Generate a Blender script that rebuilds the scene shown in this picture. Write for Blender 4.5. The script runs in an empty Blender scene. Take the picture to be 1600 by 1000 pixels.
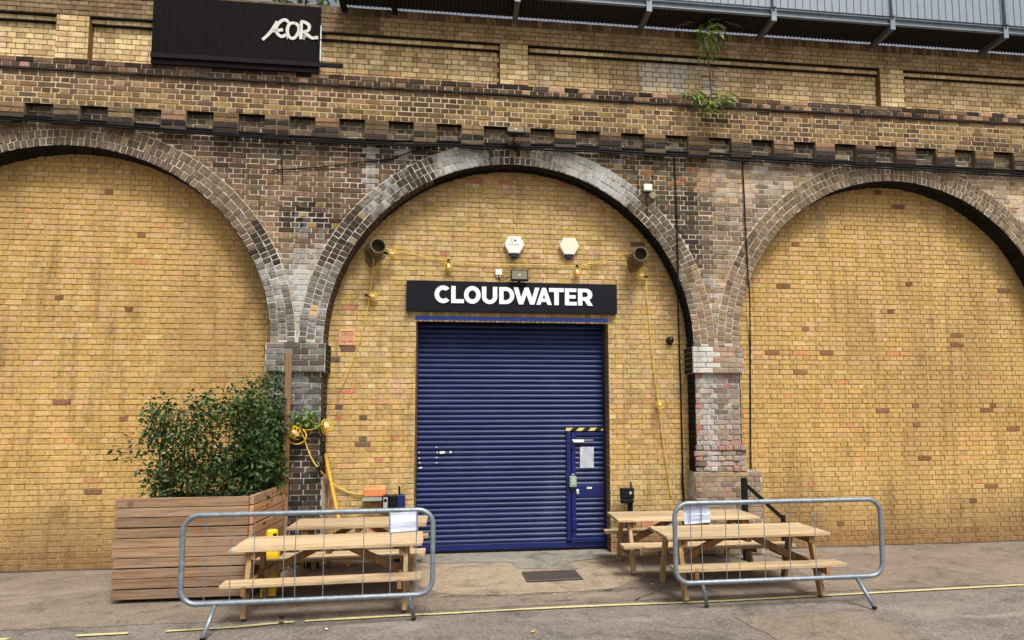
import bpy, bmesh, math, random
from mathutils import Vector, Matrix, noise
R = math.radians
random.seed(7)
sc = bpy.context.scene
C = sc.collection

# ------------------------------------------------------------------ camera, world, sun, exposure
CAM = Vector((0.0, -9.3, 1.916))
F, PX, PY = 1000.0, 851.32, 572.99            # focal length and principal point in the 1600x1000 photograph
M = Matrix(((0.9926306, -0.1210752, -0.0050224), (0.0052633, 0.0844840, -0.9964109), (0.1210649, 0.9890416, 0.0844987)))
cd = bpy.data.cameras.new('camera'); cam = bpy.data.objects.new('camera', cd); C.objects.link(cam)
cd.sensor_fit = 'HORIZONTAL'; cd.sensor_width = 36; cd.lens = F / 1600 * 36
cd.shift_x = (800 - PX) / 1600; cd.shift_y = (PY - 500) / 1600
cd.clip_start = 0.1; cd.clip_end = 500
r, u, b = M[0], -M[1], -M[2]
cam.matrix_world = Matrix(((r[0], u[0], b[0], CAM[0]), (r[1], u[1], b[1], CAM[1]), (r[2], u[2], b[2], CAM[2]), (0, 0, 0, 1)))
sc.camera = cam
SUN_EL, SUN_AZ = 58.0, 160.0                    # overcast: a very soft sun, from the front and a little to the right
w = bpy.data.worlds.new('World'); sc.world = w; w.use_nodes = True
nt = w.node_tree; bg = nt.nodes['Background']
sky = nt.nodes.new('ShaderNodeTexSky'); sky.sky_type = 'NISHITA'; sky.sun_disc = False
sky.sun_elevation = R(SUN_EL); sky.sun_rotation = R(SUN_AZ); sky.air_density = 1.0; sky.dust_density = 7.0; sky.ozone_density = 1.0
hsv = nt.nodes.new('ShaderNodeHueSaturation'); hsv.inputs['Saturation'].default_value = .42; hsv.inputs['Value'].default_value = 1.1
nt.links.new(sky.outputs[0], hsv.inputs['Color']); nt.links.new(hsv.outputs[0], bg.inputs[0]); bg.inputs[1].default_value = 0.095
sd = bpy.data.lights.new('sun', 'SUN'); sun = bpy.data.objects.new('sun', sd); C.objects.link(sun)
sd.energy = 2.4; sd.angle = R(18); sd.color = (1.0, 0.97, 0.93)
az = R(SUN_AZ); el = R(SUN_EL)
sdir = Vector((math.sin(az) * math.cos(el), math.cos(az) * math.cos(el), math.sin(el)))
sun.rotation_euler = sdir.to_track_quat('Z', 'Y').to_euler(); sun.location = (3, -12, 14)
vs = sc.view_settings; vs.view_transform = 'Standard'; vs.look = 'None'; vs.gamma = 1; vs.use_curve_mapping = False
vs.exposure = 0.42
sc.render.engine = 'CYCLES'

# ------------------------------------------------------------------ helpers
MI = M.inverted()
def ray(px, py): return MI @ Vector(((px - PX) / F, (py - PY) / F, 1.0))
def P(px, py, Y=0.0):
    d = ray(px, py); return CAM + d * ((Y - CAM.y) / d.y)
def G(px, py, z=0.0):
    d = ray(px, py); return CAM + d * ((z - CAM.z) / d.z)
def proj(p):
    v = M @ (Vector(p) - CAM)
    return (PX + F * v.x / v.z, PY + F * v.y / v.z) if v.z > .1 else (-9e3, -9e3)
def lin(c):
    c = max(0.0, min(255.0, c)) / 255.0
    return c / 12.92 if c <= .04045 else ((c + .055) / 1.055) ** 2.4
def L3(c): return tuple(lin(x) for x in c)
def nz(x, z, s, k=0.0): return noise.noise(Vector((x * s + k * 7.3, z * s - k * 3.1, k * 1.7)))
def mix3(a, b_, t): return tuple(a[i] * (1 - t) + b_[i] * t for i in range(3))
def sm(a, b_, x):
    t = max(0., min(1., (x - a) / (b_ - a))); return t * t * (3 - 2 * t)

def props(o, label=None, cat=None, group=None, kind=None):
    if label: o['label'] = label
    if cat: o['category'] = cat
    if group: o['group'] = group
    if kind: o['kind'] = kind
    return o
def empty(name, loc=(0, 0, 0), rz=0.0, label=None, cat=None, group=None):
    o = bpy.data.objects.new(name, None); C.objects.link(o); o.location = loc; o.rotation_euler = (0, 0, rz)
    o.empty_display_size = .1
    return props(o, label, cat, group)
def meshobj(name, me, mats, parent=None, kind=None):
    if mats is not None:
        for m in (mats if isinstance(mats, (list, tuple)) else [mats]):
            if m.name not in [x.name for x in me.materials if x]: me.materials.append(m)
    o = bpy.data.objects.new(name, me); C.objects.link(o)
    if parent: o.parent = parent
    if kind: o['kind'] = kind
    return o
def fin(name, bm, mat, parent=None, smooth=False, kind=None):
    me = bpy.data.meshes.new(name); bm.normal_update(); bm.to_mesh(me); bm.free()
    if smooth:
        for p in me.polygons: p.use_smooth = True
    return meshobj(name, me, mat, parent, kind)
def box(bm, c, s, bev=0.0, rot=None, seg=1):
    t = bmesh.new(); bmesh.ops.create_cube(t, size=1.0)
    bmesh.ops.scale(t, vec=Vector(s), verts=t.verts)
    if bev: bmesh.ops.bevel(t, geom=list(t.edges), offset=bev, segments=seg, affect='EDGES', profile=.5)
    mt = Matrix.Translation(Vector(c))
    if rot is not None: mt = mt @ (rot.to_4x4() if not isinstance(rot, tuple) else Matrix.Rotation(rot[0], 4, 'X') @ Matrix.Rotation(rot[1], 4, 'Y') @ Matrix.Rotation(rot[2], 4, 'Z'))
    bmesh.ops.transform(t, matrix=mt, verts=t.verts)
    me = bpy.data.meshes.new('t'); t.to_mesh(me); t.free(); bm.from_mesh(me); bpy.data.meshes.remove(me)
def box2(bm, a, b_, bev=0.0):
    box(bm, [(a[i] + b_[i]) / 2 for i in range(3)], [abs(b_[i] - a[i]) for i in range(3)], bev)
def beam(bm, a, b_, wd, th, bev=.002, up=Vector((0, 0, 1))):
    """a plank from a to b; wd measured across, th along the up side"""
    a, b_ = Vector(a), Vector(b_); d = (b_ - a); ln = d.length; x = d.normalized()
    y = up.cross(x); y = y.normalized() if y.length > 1e-4 else Vector((0, 1, 0)); z = x.cross(y)
    rot = Matrix((x, y, z)).transposed()
    box(bm, (a + b_) / 2, (ln, wd, th), bev, rot)
def tube(bm, pts, rad, seg=8, cap=True):
    pts = [Vector(p) for p in pts]; rings = []
    n = len(pts); ref = None
    for i, p in enumerate(pts):
        t = (pts[min(i + 1, n - 1)] - pts[max(i - 1, 0)]).normalized()
        if ref is None: ref = t.orthogonal().normalized()
        else:
            ref = ref - t * ref.dot(t); ref = ref.normalized() if ref.length > 1e-5 else t.orthogonal().normalized()
        y = t.cross(ref); rr = rad[i] if isinstance(rad, (list, tuple)) else rad
        rings.append([bm.verts.new(p + ref * (math.cos(2 * math.pi * k / seg) * rr) + y * (math.sin(2 * math.pi * k / seg) * rr)) for k in range(seg)])
    for i in range(n - 1):
        for k in range(seg):
            bm.faces.new((rings[i][k], rings[i][(k + 1) % seg], rings[i + 1][(k + 1) % seg], rings[i + 1][k]))
    if cap:
        bm.faces.new(rings[0][::-1]); bm.faces.new(rings[-1])
def curve_pts(pts, n=6):
    """Catmull-Rom through the points"""
    pts = [Vector(p) for p in pts]; out = []
    for i in range(len(pts) - 1):
        p0, p1, p2, p3 = pts[max(i - 1, 0)], pts[i], pts[i + 1], pts[min(i + 2, len(pts) - 1)]
        for k in range(n):
            t = k / n
            out.append(.5 * ((2 * p1) + (p2 - p0) * t + (2 * p0 - 5 * p1 + 4 * p2 - p3) * t * t + (3 * p1 - p0 - 3 * p2 + p3) * t ** 3))
    out.append(pts[-1]); return out
def sheet(bm, pts):
    return bm.faces.new([bm.verts.new(Vector(p)) for p in pts])
def lathe(bm, prof, seg=16, mt=None):
    """prof = (r, z) pairs round local Z"""
    mt = mt or Matrix.Identity(4); rings = []
    for rr, z in prof:
        rings.append([bm.verts.new(mt @ Vector((rr * math.cos(2 * math.pi * k / seg), rr * math.sin(2 * math.pi * k / seg), z))) for k in range(seg)])
    for i in range(len(rings) - 1):
        for k in range(seg):
            bm.faces.new((rings[i][k], rings[i][(k + 1) % seg], rings[i + 1][(k + 1) % seg], rings[i + 1][k]))
    bm.faces.new(rings[0][::-1]); bm.faces.new(rings[-1])

# ------------------------------------------------------------------ materials
def mat(name):
    m = bpy.data.materials.new(name); m.use_nodes = True
    n = m.node_tree; return m, n, n.nodes['Principled BSDF']
def nd(n, t, **kw):
    o = n.nodes.new(t)
    for k, v in kw.items(): setattr(o, k, v)
    return o
def ramp(n, fac, stops):
    r_ = nd(n, 'ShaderNodeValToRGB'); e = r_.color_ramp.elements
    while len(e) < len(stops): e.new(.5)
    for i, (p, c) in enumerate(stops): e[i].position = p; e[i].color = (*c, 1) if len(c) == 3 else c
    n.links.new(fac, r_.inputs[0]); return r_.outputs[0]
def tex(n, scale, det=4, rough=.6, coord='Object', vec=None, mscale=None, warp=0):
    tc = nd(n, 'ShaderNodeTexCoord'); o = tc.outputs[coord] if vec is None else vec
    if mscale:
        mp = nd(n, 'ShaderNodeMapping'); mp.inputs['Scale'].default_value = mscale; n.links.new(o, mp.inputs[0]); o = mp.outputs[0]
    t = nd(n, 'ShaderNodeTexNoise'); t.inputs['Scale'].default_value = scale; t.inputs['Detail'].default_value = det; t.inputs['Roughness'].default_value = rough
    t.inputs['Distortion'].default_value = warp
    n.links.new(o, t.inputs['Vector']); return t.outputs['Fac']
def mixc(n, fac, a, b_, mode='MIX'):
    x = nd(n, 'ShaderNodeMix', data_type='RGBA', blend_type=mode)
    for s, v in ((x.inputs[0], fac), (x.inputs[6], a), (x.inputs[7], b_)):
        if hasattr(v, 'is_linked'): n.links.new(v, s)
        elif isinstance(v, (int, float)): s.default_value = v
        else: s.default_value = (*v, 1)
    return x.outputs[2]
def mth(n, op, a, b_=0.0):
    x = nd(n, 'ShaderNodeMath', operation=op)
    for i, v in enumerate((a, b_)):
        if hasattr(v, 'is_linked'): n.links.new(v, x.inputs[i])
        else: x.inputs[i].default_value = v
    return x.outputs[0]
def bump(n, bs, h, st=.3, dist=.01):
    b_ = nd(n, 'ShaderNodeBump'); b_.inputs['Strength'].default_value = st; b_.inputs['Distance'].default_value = dist
    n.links.new(h, b_.inputs['Height']); n.links.new(b_.outputs[0], bs.inputs['Normal'])
def geo_pos(n):
    return nd(n, 'ShaderNodeNewGeometry').outputs['Position']

def simple(name, rgb, rough=.5, metal=0.0, var=.12, scale=9, spec=None, bmp=0):
    m, n, b_ = mat(name); c = L3(rgb)
    f = tex(n, scale, 5, .65, vec=geo_pos(n))
    n.links.new(ramp(n, f, [(.25, tuple(x * (1 - var) for x in c)), (.75, tuple(min(1, x * (1 + var)) for x in c))]), b_.inputs['Base Color'])
    b_.inputs['Roughness'].default_value = rough; b_.inputs['Metallic'].default_value = metal
    if spec is not None: b_.inputs['Specular IOR Level'].default_value = spec
    if bmp: bump(n, b_, tex(n, 120, 3, vec=geo_pos(n)), bmp, .004)
    return m

def brick_mat(name, soot=0.0):
    m, n, b_ = mat(name); pos = geo_pos(n)
    at = nd(n, 'ShaderNodeAttribute', attribute_name='Col')
    f1 = tex(n, 28, 6, .7, vec=pos); f2 = tex(n, 150, 3, .7, vec=pos)
    g = mth(n, 'ADD', mth(n, 'MULTIPLY', f1, 1.0), mth(n, 'MULTIPLY', f2, .55))
    shade = ramp(n, g, [(.45, (.56, .54, .52)), (.75, (1, 1, 1)), (1.1, (1.28, 1.27, 1.24))])
    c = mixc(n, 1.0, at.outputs['Color'], shade, 'MULTIPLY')
    fe = mth(n, 'ADD', mth(n, 'MULTIPLY', tex(n, 15, 6, .78, vec=pos, warp=.6), .6), mth(n, 'MULTIPLY', tex(n, 1.0, 5, .7, vec=pos, mscale=(8, 8, 1.0), warp=.4), .4))
    amt = mth(n, 'ADD', fe, mth(n, 'SUBTRACT', at.outputs['Alpha'], .53))
    effm = ramp(n, amt, [(.42, (0, 0, 0)), (.70, (1, 1, 1))])
    c = mixc(n, mth(n, 'MULTIPLY', effm, .72), c, L3((196, 198, 196)))
    # dirt that runs down the face
    st = tex(n, 1.0, 6, .75, vec=pos, mscale=(7, 7, .9), warp=.5)
    c = mixc(n, ramp(n, st, [(.50, (0, 0, 0)), (.74, (.6, .6, .6))]), c, L3((48, 40, 34)))
    n.links.new(c, b_.inputs['Base Color']); b_.inputs['Roughness'].default_value = .93; b_.inputs['Specular IOR Level'].default_value = .2
    bump(n, b_, mth(n, 'ADD', f1, f2), .55, .006)
    return m
def mortar_mat(name, a, b_c, eff=.35):
    m, n, b_ = mat(name); pos = geo_pos(n)
    f = tex(n, 1.6, 6, .7, vec=pos); f2 = tex(n, 60, 4, .7, vec=pos)
    c = ramp(n, f, [(.35, L3(a)), (.65, L3(b_c))])
    c = mixc(n, 1.0, c, ramp(n, f2, [(.3, (.55, .54, .52)), (.7, (1.15, 1.15, 1.15))]), 'MULTIPLY')
    e = ramp(n, tex(n, 4.5, 6, .75, vec=pos), [(.66 - eff * .35, (0, 0, 0)), (.84 - eff * .35, (1, 1, 1))])
    c = mixc(n, mth(n, 'MULTIPLY', e, min(1, eff * 1.6)), c, L3((205, 200, 190)))
    n.links.new(c, b_.inputs['Base Color']); b_.inputs['Roughness'].default_value = .95; b_.inputs['Specular IOR Level'].default_value = .15
    bump(n, b_, f2, .6, .006); return m
def wood_mat(name, c1, c2, c3, axis=0):
    m, n, b_ = mat(name)
    s = [38, 38, 38]; s[axis] = 1.7
    tc = nd(n, 'ShaderNodeTexCoord'); oi = nd(n, 'ShaderNodeObjectInfo')
    add = nd(n, 'ShaderNodeVectorMath', operation='ADD'); n.links.new(tc.outputs['Object'], add.inputs[0])
    sc_ = nd(n, 'ShaderNodeVectorMath', operation='SCALE'); sc_.inputs[0].default_value = (13, 7, 5); n.links.new(oi.outputs['Random'], sc_.inputs['Scale']); n.links.new(sc_.outputs[0], add.inputs[1])
    f = tex(n, 1.0, 6, .65, vec=add.outputs[0], mscale=tuple(s), warp=.8)
    kn = tex(n, 3.2, 2, .5, vec=add.outputs[0])
    c = ramp(n, f, [(.24, L3(tuple(x * .72 for x in c1))), (.38, L3(c1)), (.52, L3(c2)), (.72, L3(c3))])
    c = mixc(n, ramp(n, kn, [(.69, (0, 0, 0)), (.76, (.7, .7, .7))]), c, L3(tuple(x * .62 for x in c1)))
    wf = tex(n, 1.0, 5, .7, vec=add.outputs[0], mscale=tuple(2.2 if k != axis else .9 for k in range(3)), warp=.6)
    c = mixc(n, ramp(n, wf, [(.44, (0, 0, 0)), (.72, (.6, .6, .6))]), c, L3((142, 132, 118)))
    hs = nd(n, 'ShaderNodeHueSaturation'); n.links.new(c, hs.inputs['Color'])
    n.links.new(mth(n, 'ADD', mth(n, 'MULTIPLY', oi.outputs['Random'], .42), .76), hs.inputs['Value'])
    n.links.new(hs.outputs[0], b_.inputs['Base Color']); b_.inputs['Roughness'].default_value = .72; b_.inputs['Specular IOR Level'].default_value = .3
    bump(n, b_, f, .25, .004); return m

BRK = brick_mat('brick_clay')
MORT_IN = mortar_mat('mortar_tan', (178, 150, 102), (202, 175, 124), .12)
MORT_OLD = mortar_mat('mortar_old', (176, 158, 132), (214, 198, 170), .6)
MORT_RING = mortar_mat('mortar_ring', (166, 156, 134), (212, 202, 178), .7)
MORT_PAR = mortar_mat('mortar_parapet', (104, 82, 52), (140, 114, 74), .18)
MORT_BAND = mortar_mat('mortar_band', (222, 202, 164), (196, 170, 130), .3)
MORT_DENT = mortar_mat('mortar_dentil', (96, 82, 66), (140, 122, 98), .3)
MORT_DARK = mortar_mat('mortar_soot_shade', (30, 27, 24), (52, 45, 38), .02)  # soot on the arch linings, painted shade on the frieze and ledge strips
MORT_PIER = mortar_mat('mortar_pier', (140, 132, 120), (185, 176, 162), .6)
WOOD = wood_mat('pine_plank', (164, 136, 100), (194, 168, 130), (208, 186, 152), 0)
WOODZ = wood_mat('pine_leg', (142, 112, 76), (172, 140, 100), (194, 164, 124), 2)
WOODD = wood_mat('stained_timber', (118, 82, 48), (148, 106, 64), (176, 132, 84), 2)
CEDAR = wood_mat('cedar_slat', (150, 108, 74), (178, 134, 96), (192, 154, 118), 1)
CEDARX = wood_mat('cedar_board', (122, 94, 68), (148, 118, 90), (166, 138, 110), 0)
BLUE = simple('blue_paint', (16, 30, 92), .38, 0, .15, 6)
BLUEB = simple('blue_lintel_paint', (36, 72, 170), .4, 0, .1, 5)
NAVY = simple('navy_plastic', (18, 22, 58), .35)
BLACK = simple('black_plastic', (16, 16, 18), .5, spec=.25)
RUBBER = simple('black_cable', (11, 11, 11), .7, spec=.2)
SIGNB = simple('sign_black', (20, 21, 29), .6, 0, .12, 4, spec=.15)
WHITE = simple('white_plastic', (226, 226, 220), .4, 0, .04, 8)
CREAM = simple('cream_plastic', (222, 222, 200), .45, 0, .04, 8)
LETTER = simple('white_letter_paint', (236, 238, 238), .4, 0, .02, 8)
PAPER = simple('white_paper', (214, 220, 238), .7, 0, .03, 10)
GALV = simple('galvanised_steel', (134, 144, 152), .46, .5, .34, 16)
STEEL = simple('pale_grey_steel', (122, 133, 144), .55, .1, .25, 7)
DECKM = simple('dark_decking', (22, 21, 21), .8)
RUST = simple('rusty_black_steel', (30, 25, 27), .8, 0, .35, 18, spec=.15)
BOARD = simple('black_sheet', (16, 14, 16), .6, 0, .4, 3)
YEL = simple('yellow_plastic', (232, 188, 28), .45, 0, .06, 9)
YELW = simple('yellow_painted_timber', (222, 170, 60), .6, 0, .12, 12)
ORANGE = simple('orange_plastic', (214, 132, 80), .5, 0, .06, 9)
TERRA = simple('terracotta', (222, 160, 128), .85, 0, .12, 20)
BULB = simple('bulb_glass', (240, 230, 190), .2, 0, .03)
PIPEM = simple('weathered_pipe', (98, 86, 60), .75, 0, .35, 14)
GREY = simple('grey_plastic', (150, 158, 146), .5)
CLEARM = simple('clear_diffuser', (112, 106, 90), .3, 0, .1, 6)
PALEB = simple('pale_blue_plastic', (158, 182, 204), .45)
SILV = simple('silver_plastic', (178, 182, 186), .35, .3)
STEM = simple('plant_stem', (96, 76, 44), .8)
def leaf_mat(name, a, b_c, c_):
    m, n, b_ = mat(name); oi = nd(n, 'ShaderNodeNewGeometry')
    rnd = tex(n, 11, 3, .6, vec=oi.outputs['Position'])
    col = ramp(n, rnd, [(.3, L3(a)), (.5, L3(b_c)), (.72, L3(c_))])
    n.links.new(col, b_.inputs['Base Color']); b_.inputs['Roughness'].default_value = .5
    tr = nd(n, 'ShaderNodeBsdfTranslucent'); n.links.new(col, tr.inputs[0])
    mx = nd(n, 'ShaderNodeMixShader'); mx.inputs[0].default_value = .25
    n.links.new(b_.outputs[0], mx.inputs[1]); n.links.new(tr.outputs[0], mx.inputs[2]); n.links.new(mx.outputs[0], n.nodes['Material Output'].inputs[0])
    return m
LEAF = leaf_mat('hedge_leaf', (30, 48, 22), (58, 84, 38), (104, 128, 70))
LEAFB = leaf_mat('buddleia_leaf', (70, 98, 36), (116, 144, 56), (164, 178, 90))
LEAFP = leaf_mat('buddleia_pale_leaf', (112, 128, 90), (150, 160, 124), (180, 186, 160))
LEAFR = leaf_mat('buddleia_spent_flower', (90, 66, 50), (112, 84, 62), (130, 100, 74))
LEAFT = leaf_mat('tree_leaf', (70, 96, 48), (110, 132, 70), (150, 166, 104))

# ------------------------------------------------------------------ bricks
class Bricks:
    """collects bricks as polygons on a face; each later becomes an object of its own or joins the rest"""
    def __init__(s): s.items = []
    def add(s, poly, f, h, bev, col, sec):
        # poly: (u, v) anticlockwise as seen from outside; f(u, v, d) -> xyz, d = distance out of the mortar face
        cx = sum(p[0] for p in poly) / len(poly); cz = sum(p[1] for p in poly) / len(poly)
        inner = []
        for (a, c) in poly:
            dx, dz = cx - a, cz - c
            inner.append((a + max(-bev, min(bev, dx)) , c + max(-bev, min(bev, dz))))
        n = len(poly); V = [f(a, c, -.012) for a, c in poly] + [f(a, c, h - bev * .8) for a, c in poly] + [f(a, c, h + random.uniform(-.0012, .0012)) for a, c in inner]
        Fc = []
        for i in range(n):
            j = (i + 1) % n
            Fc.append((i, j, n + j, n + i)); Fc.append((n + i, n + j, 2 * n + j, 2 * n + i))
        Fc.append(tuple(range(2 * n, 3 * n)))
        ctr = f(cx, cz, h)
        s.items.append((V, Fc, col, sec, ctr))
def brick_mesh(name, items, origin=None):
    V, Fc, cols = [], [], []
    for it in items:
        k = len(V)
        V += [v if origin is None else (v[0] - origin[0], v[1] - origin[1], v[2] - origin[2]) for v in it[0]]
        Fc += [tuple(i + k for i in f) for f in it[1]]
        cols += [it[2]] * len(it[0])
    me = bpy.data.meshes.new(name); me.from_pydata(V, [], Fc)
    at = me.attributes.new('Col', 'FLOAT_COLOR', 'POINT')
    at.data.foreach_set('color', [x for c in cols for x in c])
    me.materials.append(BRK); return me
def emit(bricks, sections, limit=300, hide=None):
    """the largest bricks in the picture become parts, the rest of every section one piece of stuff"""
    sc_ = []
    for i, it in enumerate(bricks.items):
        q = [proj(v) for v in it[0][len(it[0]) // 3:2 * len(it[0]) // 3]]
        cx = sum(a[0] for a in q) / len(q); cy = sum(a[1] for a in q) / len(q)
        if not (0 < cx < 1600 and 0 < cy < 1000): continue
        ar = abs(sum(q[k][0] * q[(k + 1) % len(q)][1] - q[(k + 1) % len(q)][0] * q[k][1] for k in range(len(q)))) / 2
        if hide and hide(cx, cy): ar *= .3
        if not (426 < cx < 1174): ar *= .5
        sc_.append((ar, i))
    sc_.sort(reverse=True); own = set(i for a, i in sc_[:limit])
    rest = {}
    for i, it in enumerate(bricks.items):
        if i in own:
            c = it[4]; o = meshobj('brick', brick_mesh('brick', [it], c), None, sections[it[3]]); o.location = c
        else: rest.setdefault(it[3], []).append(it)
    for k, its in rest.items():
        meshobj('brickwork', brick_mesh('brickwork', its), None, sections[k], 'stuff')

HL, CO = .1115, .0745
def rows(u0, u1, v0, v1, bond='english', phase=0.0, course=CO, hl=HL, joint=.010, par=0):
    n = max(1, round((v1 - v0) / course)); ch = (v1 - v0) / n
    for k in range(n):
        a = v0 + k * ch + joint / 2; c = v0 + (k + 1) * ch - joint / 2
        hdr = (k + par) % 2 == 0
        if bond == 'header': st = hl; off = 0 if hdr else hl / 2
        elif bond == 'stretch': st = 2 * hl; off = 0 if hdr else hl
        else: st = hl if hdr else 2 * hl; off = phase + (0 if hdr else hl / 2)
        i0 = math.floor((u0 - off) / st); x = off + i0 * st
        while x < u1:
            ww = st
            l = max(x, u0) + joint / 2; r_ = min(x + ww, u1) - joint / 2
            if r_ - l > .022: yield l, r_, a, c
            x += ww
def jit(l, r_, a, c, j):
    e = lambda: random.uniform(-j, j)
    return [(l + e(), a + e()), (r_ + e(), a + e()), (r_ + e(), c + e()), (l + e(), c + e())]
def facade(Y):
    return lambda u_, v_, d: (u_, Y - d, v_)
def clip_half(poly, n, d):
    out = []
    for i in range(len(poly)):
        p, q = poly[i], poly[(i + 1) % len(poly)]
        a = p[0] * n[0] + p[1] * n[1] - d; c = q[0] * n[0] + q[1] * n[1] - d
        if a >= 0: out.append(p)
        if (a >= 0) != (c >= 0):
            t = a / (a - c); out.append((p[0] + (q[0] - p[0]) * t, p[1] + (q[1] - p[1]) * t))
    return out if len(out) > 2 else None
def area(p): return abs(sum(p[k][0] * p[(k + 1) % len(p)][1] - p[(k + 1) % len(p)][0] * p[k][1] for k in range(len(p)))) / 2

# arches
RI, SPZ, PITCH = 2.63, 3.0, 5.95
CX0 = 0.676
ARCH = [CX0 - PITCH, CX0, CX0 + PITCH]
NR, RT = 3, .108                       # three rings of headers
RE = RI + NR * RT
FY = -0.30                             # face of the spandrels, piers and rings
UY = -0.39                             # face of the upper wall
XL, XR = -9.2, 11.2

def pick(pal):
    t = random.random() * sum(w_ for c, w_ in pal)
    for c, w_ in pal:
        t -= w_
        if t <= 0: return c
    return pal[-1][0]
def vary(c, v=10, s=6):
    k = random.uniform(-v, v); return tuple(x + k + random.uniform(-s, s) for x in c)
def colr(c, eff=0.0, k=.20):
    g = .3 * c[0] + .55 * c[1] + .15 * c[2]
    return (*L3(tuple(x * (1 - k) + g * k for x in c)), max(0.0, min(1.0, eff)))

PAL_IN = [((190, 154, 92), 5), ((198, 160, 112), 2.2), ((176, 146, 76), 2.4), ((192, 152, 72), 1.8), ((158, 126, 74), .7), ((204, 156, 120), 1.0), ((208, 182, 126), .8)]
PAL_IN2 = [((198, 152, 72), 5), ((206, 156, 98), 1.8), ((178, 138, 62), 2.2), ((208, 140, 92), .8), ((150, 116, 62), .6), ((214, 176, 104), 1)]
PAL_IN3 = [((190, 156, 92), 5), ((176, 146, 84), 3), ((200, 168, 104), 2), ((160, 130, 76), 1)]
REDS = [(543, 480), (541, 608), (698, 396), (1048, 483), (752, 284), (783, 285), (872, 290), (560, 720), (590, 722), (532, 655), (935, 460), (620, 685), (975, 685)]
BROWNS = [(541, 545), (534, 640), (567, 654), (567, 690), (1002, 385), (755, 328), (530, 565), (700, 620)]
REDW = [P(a, c, 0) for a, c in REDS]; BRNW = [P(a, c, 0) for a, c in BROWNS]
def col_infill(x, z, w_):
    if z > 2.2: c = pick(PAL_IN)
    elif z > 1.25: c = mix3(pick(PAL_IN2), pick(PAL_IN), .2)
    else: c = pick(PAL_IN3)
    c = mix3(c, (150, 124, 70), max(0, nz(x, z, .8, 3)) * .5)
    for q in REDW:
        if abs(q.x - x) < w_ / 2 and abs(q.z - z) < .04: return colr(vary((200, 124, 88), 6), .1)
    for q in BRNW:
        if abs(q.x - x) < w_ / 2 and abs(q.z - z) < .04: return colr(vary((116, 92, 70), 6), 0)
    if z < 1.0: c = mix3(c, (120, 92, 62), sm(1.0, .1, z) * .55)
    if z < .22: c = mix3(c, (120, 66, 50), .7)
    so = sm(.16, .6, nz(x * 1.5, z * .22, 1.0, 60) + .3 * nz(x, z, 2.2, 61)); c = mix3(c, (140, 112, 74), so * (.34 if abs(x - CX0) < 2.7 else .6))
    e = .12 + .2 * max(0, nz(x, z, 1.4, 9)) + (.0 if abs(x - CX0) < 2.7 else .25 * sm(.2, .6, nz(x * 2.2, z * .4, 1, 64))) + (.22 if (-1.6 < x < -.75 and .9 < z < 2.0) else 0)
    return colr(vary(mix3(c, (212, 180, 120), .40), 7, 4), e, .15)

def arch_dist(x, z):
    best = None
    for cx in ARCH:
        d = math.hypot(x - cx, max(0.0, z - SPZ)) if z > SPZ else abs(x - cx)
        if best is None or d < best[0]: best = (d, cx)
    return best
def col_spandrel(x, z):
    xx = (x - CX0 + PITCH / 2) % PITCH - PITCH / 2 + CX0      # same weathering rule over each arch
    side = xx - CX0
    t = .5 + .5 * nz(x, z, .9, 2) + .25 * nz(x, z, 2.6, 5)
    if x < CX0:
        c = mix3((84, 66, 50), (150, 120, 86), max(0, min(1, t)))
        k = sm(.55, 1.0, 1 - math.hypot((x + 2.2) / 1.1, (z - 4.75) / .9) + .45 * nz(x, z, 3, 8))
        c = mix3(c, pick([((50, 40, 34), 4), ((70, 54, 38), 3), ((150, 124, 66), 1)]), k)
        e = .18 + .3 * max(0, nz(x, z, 1.1, 11))
        kk = sm(4.35, 3.7, z); c = mix3(c, (138, 136, 130), kk * .8); e += kk * .42
    else:
        c = mix3((92, 78, 60), (150, 118, 80), max(0, min(1, t)))
        if random.random() < .12: c = (158, 106, 58)
        k = sm(3.35, 3.75, x + .3 * nz(x, z, 1.2, 4)) if x < 4.6 else 1
        c = mix3(c, pick([((188, 160, 128), 4), ((196, 168, 142), 2), ((172, 142, 104), 3), ((150, 128, 106), 2)]), k)
        e = .2 + .32 * max(0, nz(x, z, 1.1, 11)) + .08 * k
        kk = sm(4.2, 3.4, z); c = mix3(c, (160, 138, 114), kk * .6)
    so = sm(.0, .45, nz(x, z, .75, 40) + .35 * nz(x, z, 2.7, 41)); c = mix3(c, (54, 46, 40), so * (.74 if x < 3.4 else .38)); e -= so * .1
    ru = sm(.18, .55, nz(x * 3.2, z * .45, 1.0, 43)); e += ru * .3
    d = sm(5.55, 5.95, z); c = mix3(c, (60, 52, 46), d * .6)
    return colr(vary(c, 14, 5), e + random.uniform(-.1, .16), .12)
def col_ring(x, z, cx):
    t = .5 + .5 * nz(x, z, 1.6, 21)
    if x < CX0 + .2: c = mix3((46, 40, 36), (96, 80, 62), max(0, min(1, t)))
    else: c = mix3((70, 60, 48), (132, 112, 84), max(0, min(1, t)))
    so = sm(.05, .5, nz(x, z, .9, 46)); c = mix3(c, (46, 41, 37), so * .5)
    if random.random() < .04: c = (140, 120, 82)
    e = .24 + .34 * max(0, nz(x, z, 1.0, 31)) + random.uniform(-.06, .08)
    if abs(x - CX0) < 1.0: e += .06
    for q in ((590, 300), (955, 275), (905, 245), (720, 240)):
        p = P(q[0], q[1], FY); e += .34 * sm(.75, .1, math.hypot(p.x - x, p.z - z))
    if z < 4.1 and x < CX0: c = mix3(c, (138, 136, 130), .55); e += .2 + random.uniform(-.15, .1)
    if z < 4.2 and x > 3.3: c = mix3(c, (166, 136, 108), .65)
    if x > 4.1 or x < -2.9: c = mix3(c, (160, 132, 100), .5)
    return colr(vary(c, 14, 4), e, .12)
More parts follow.
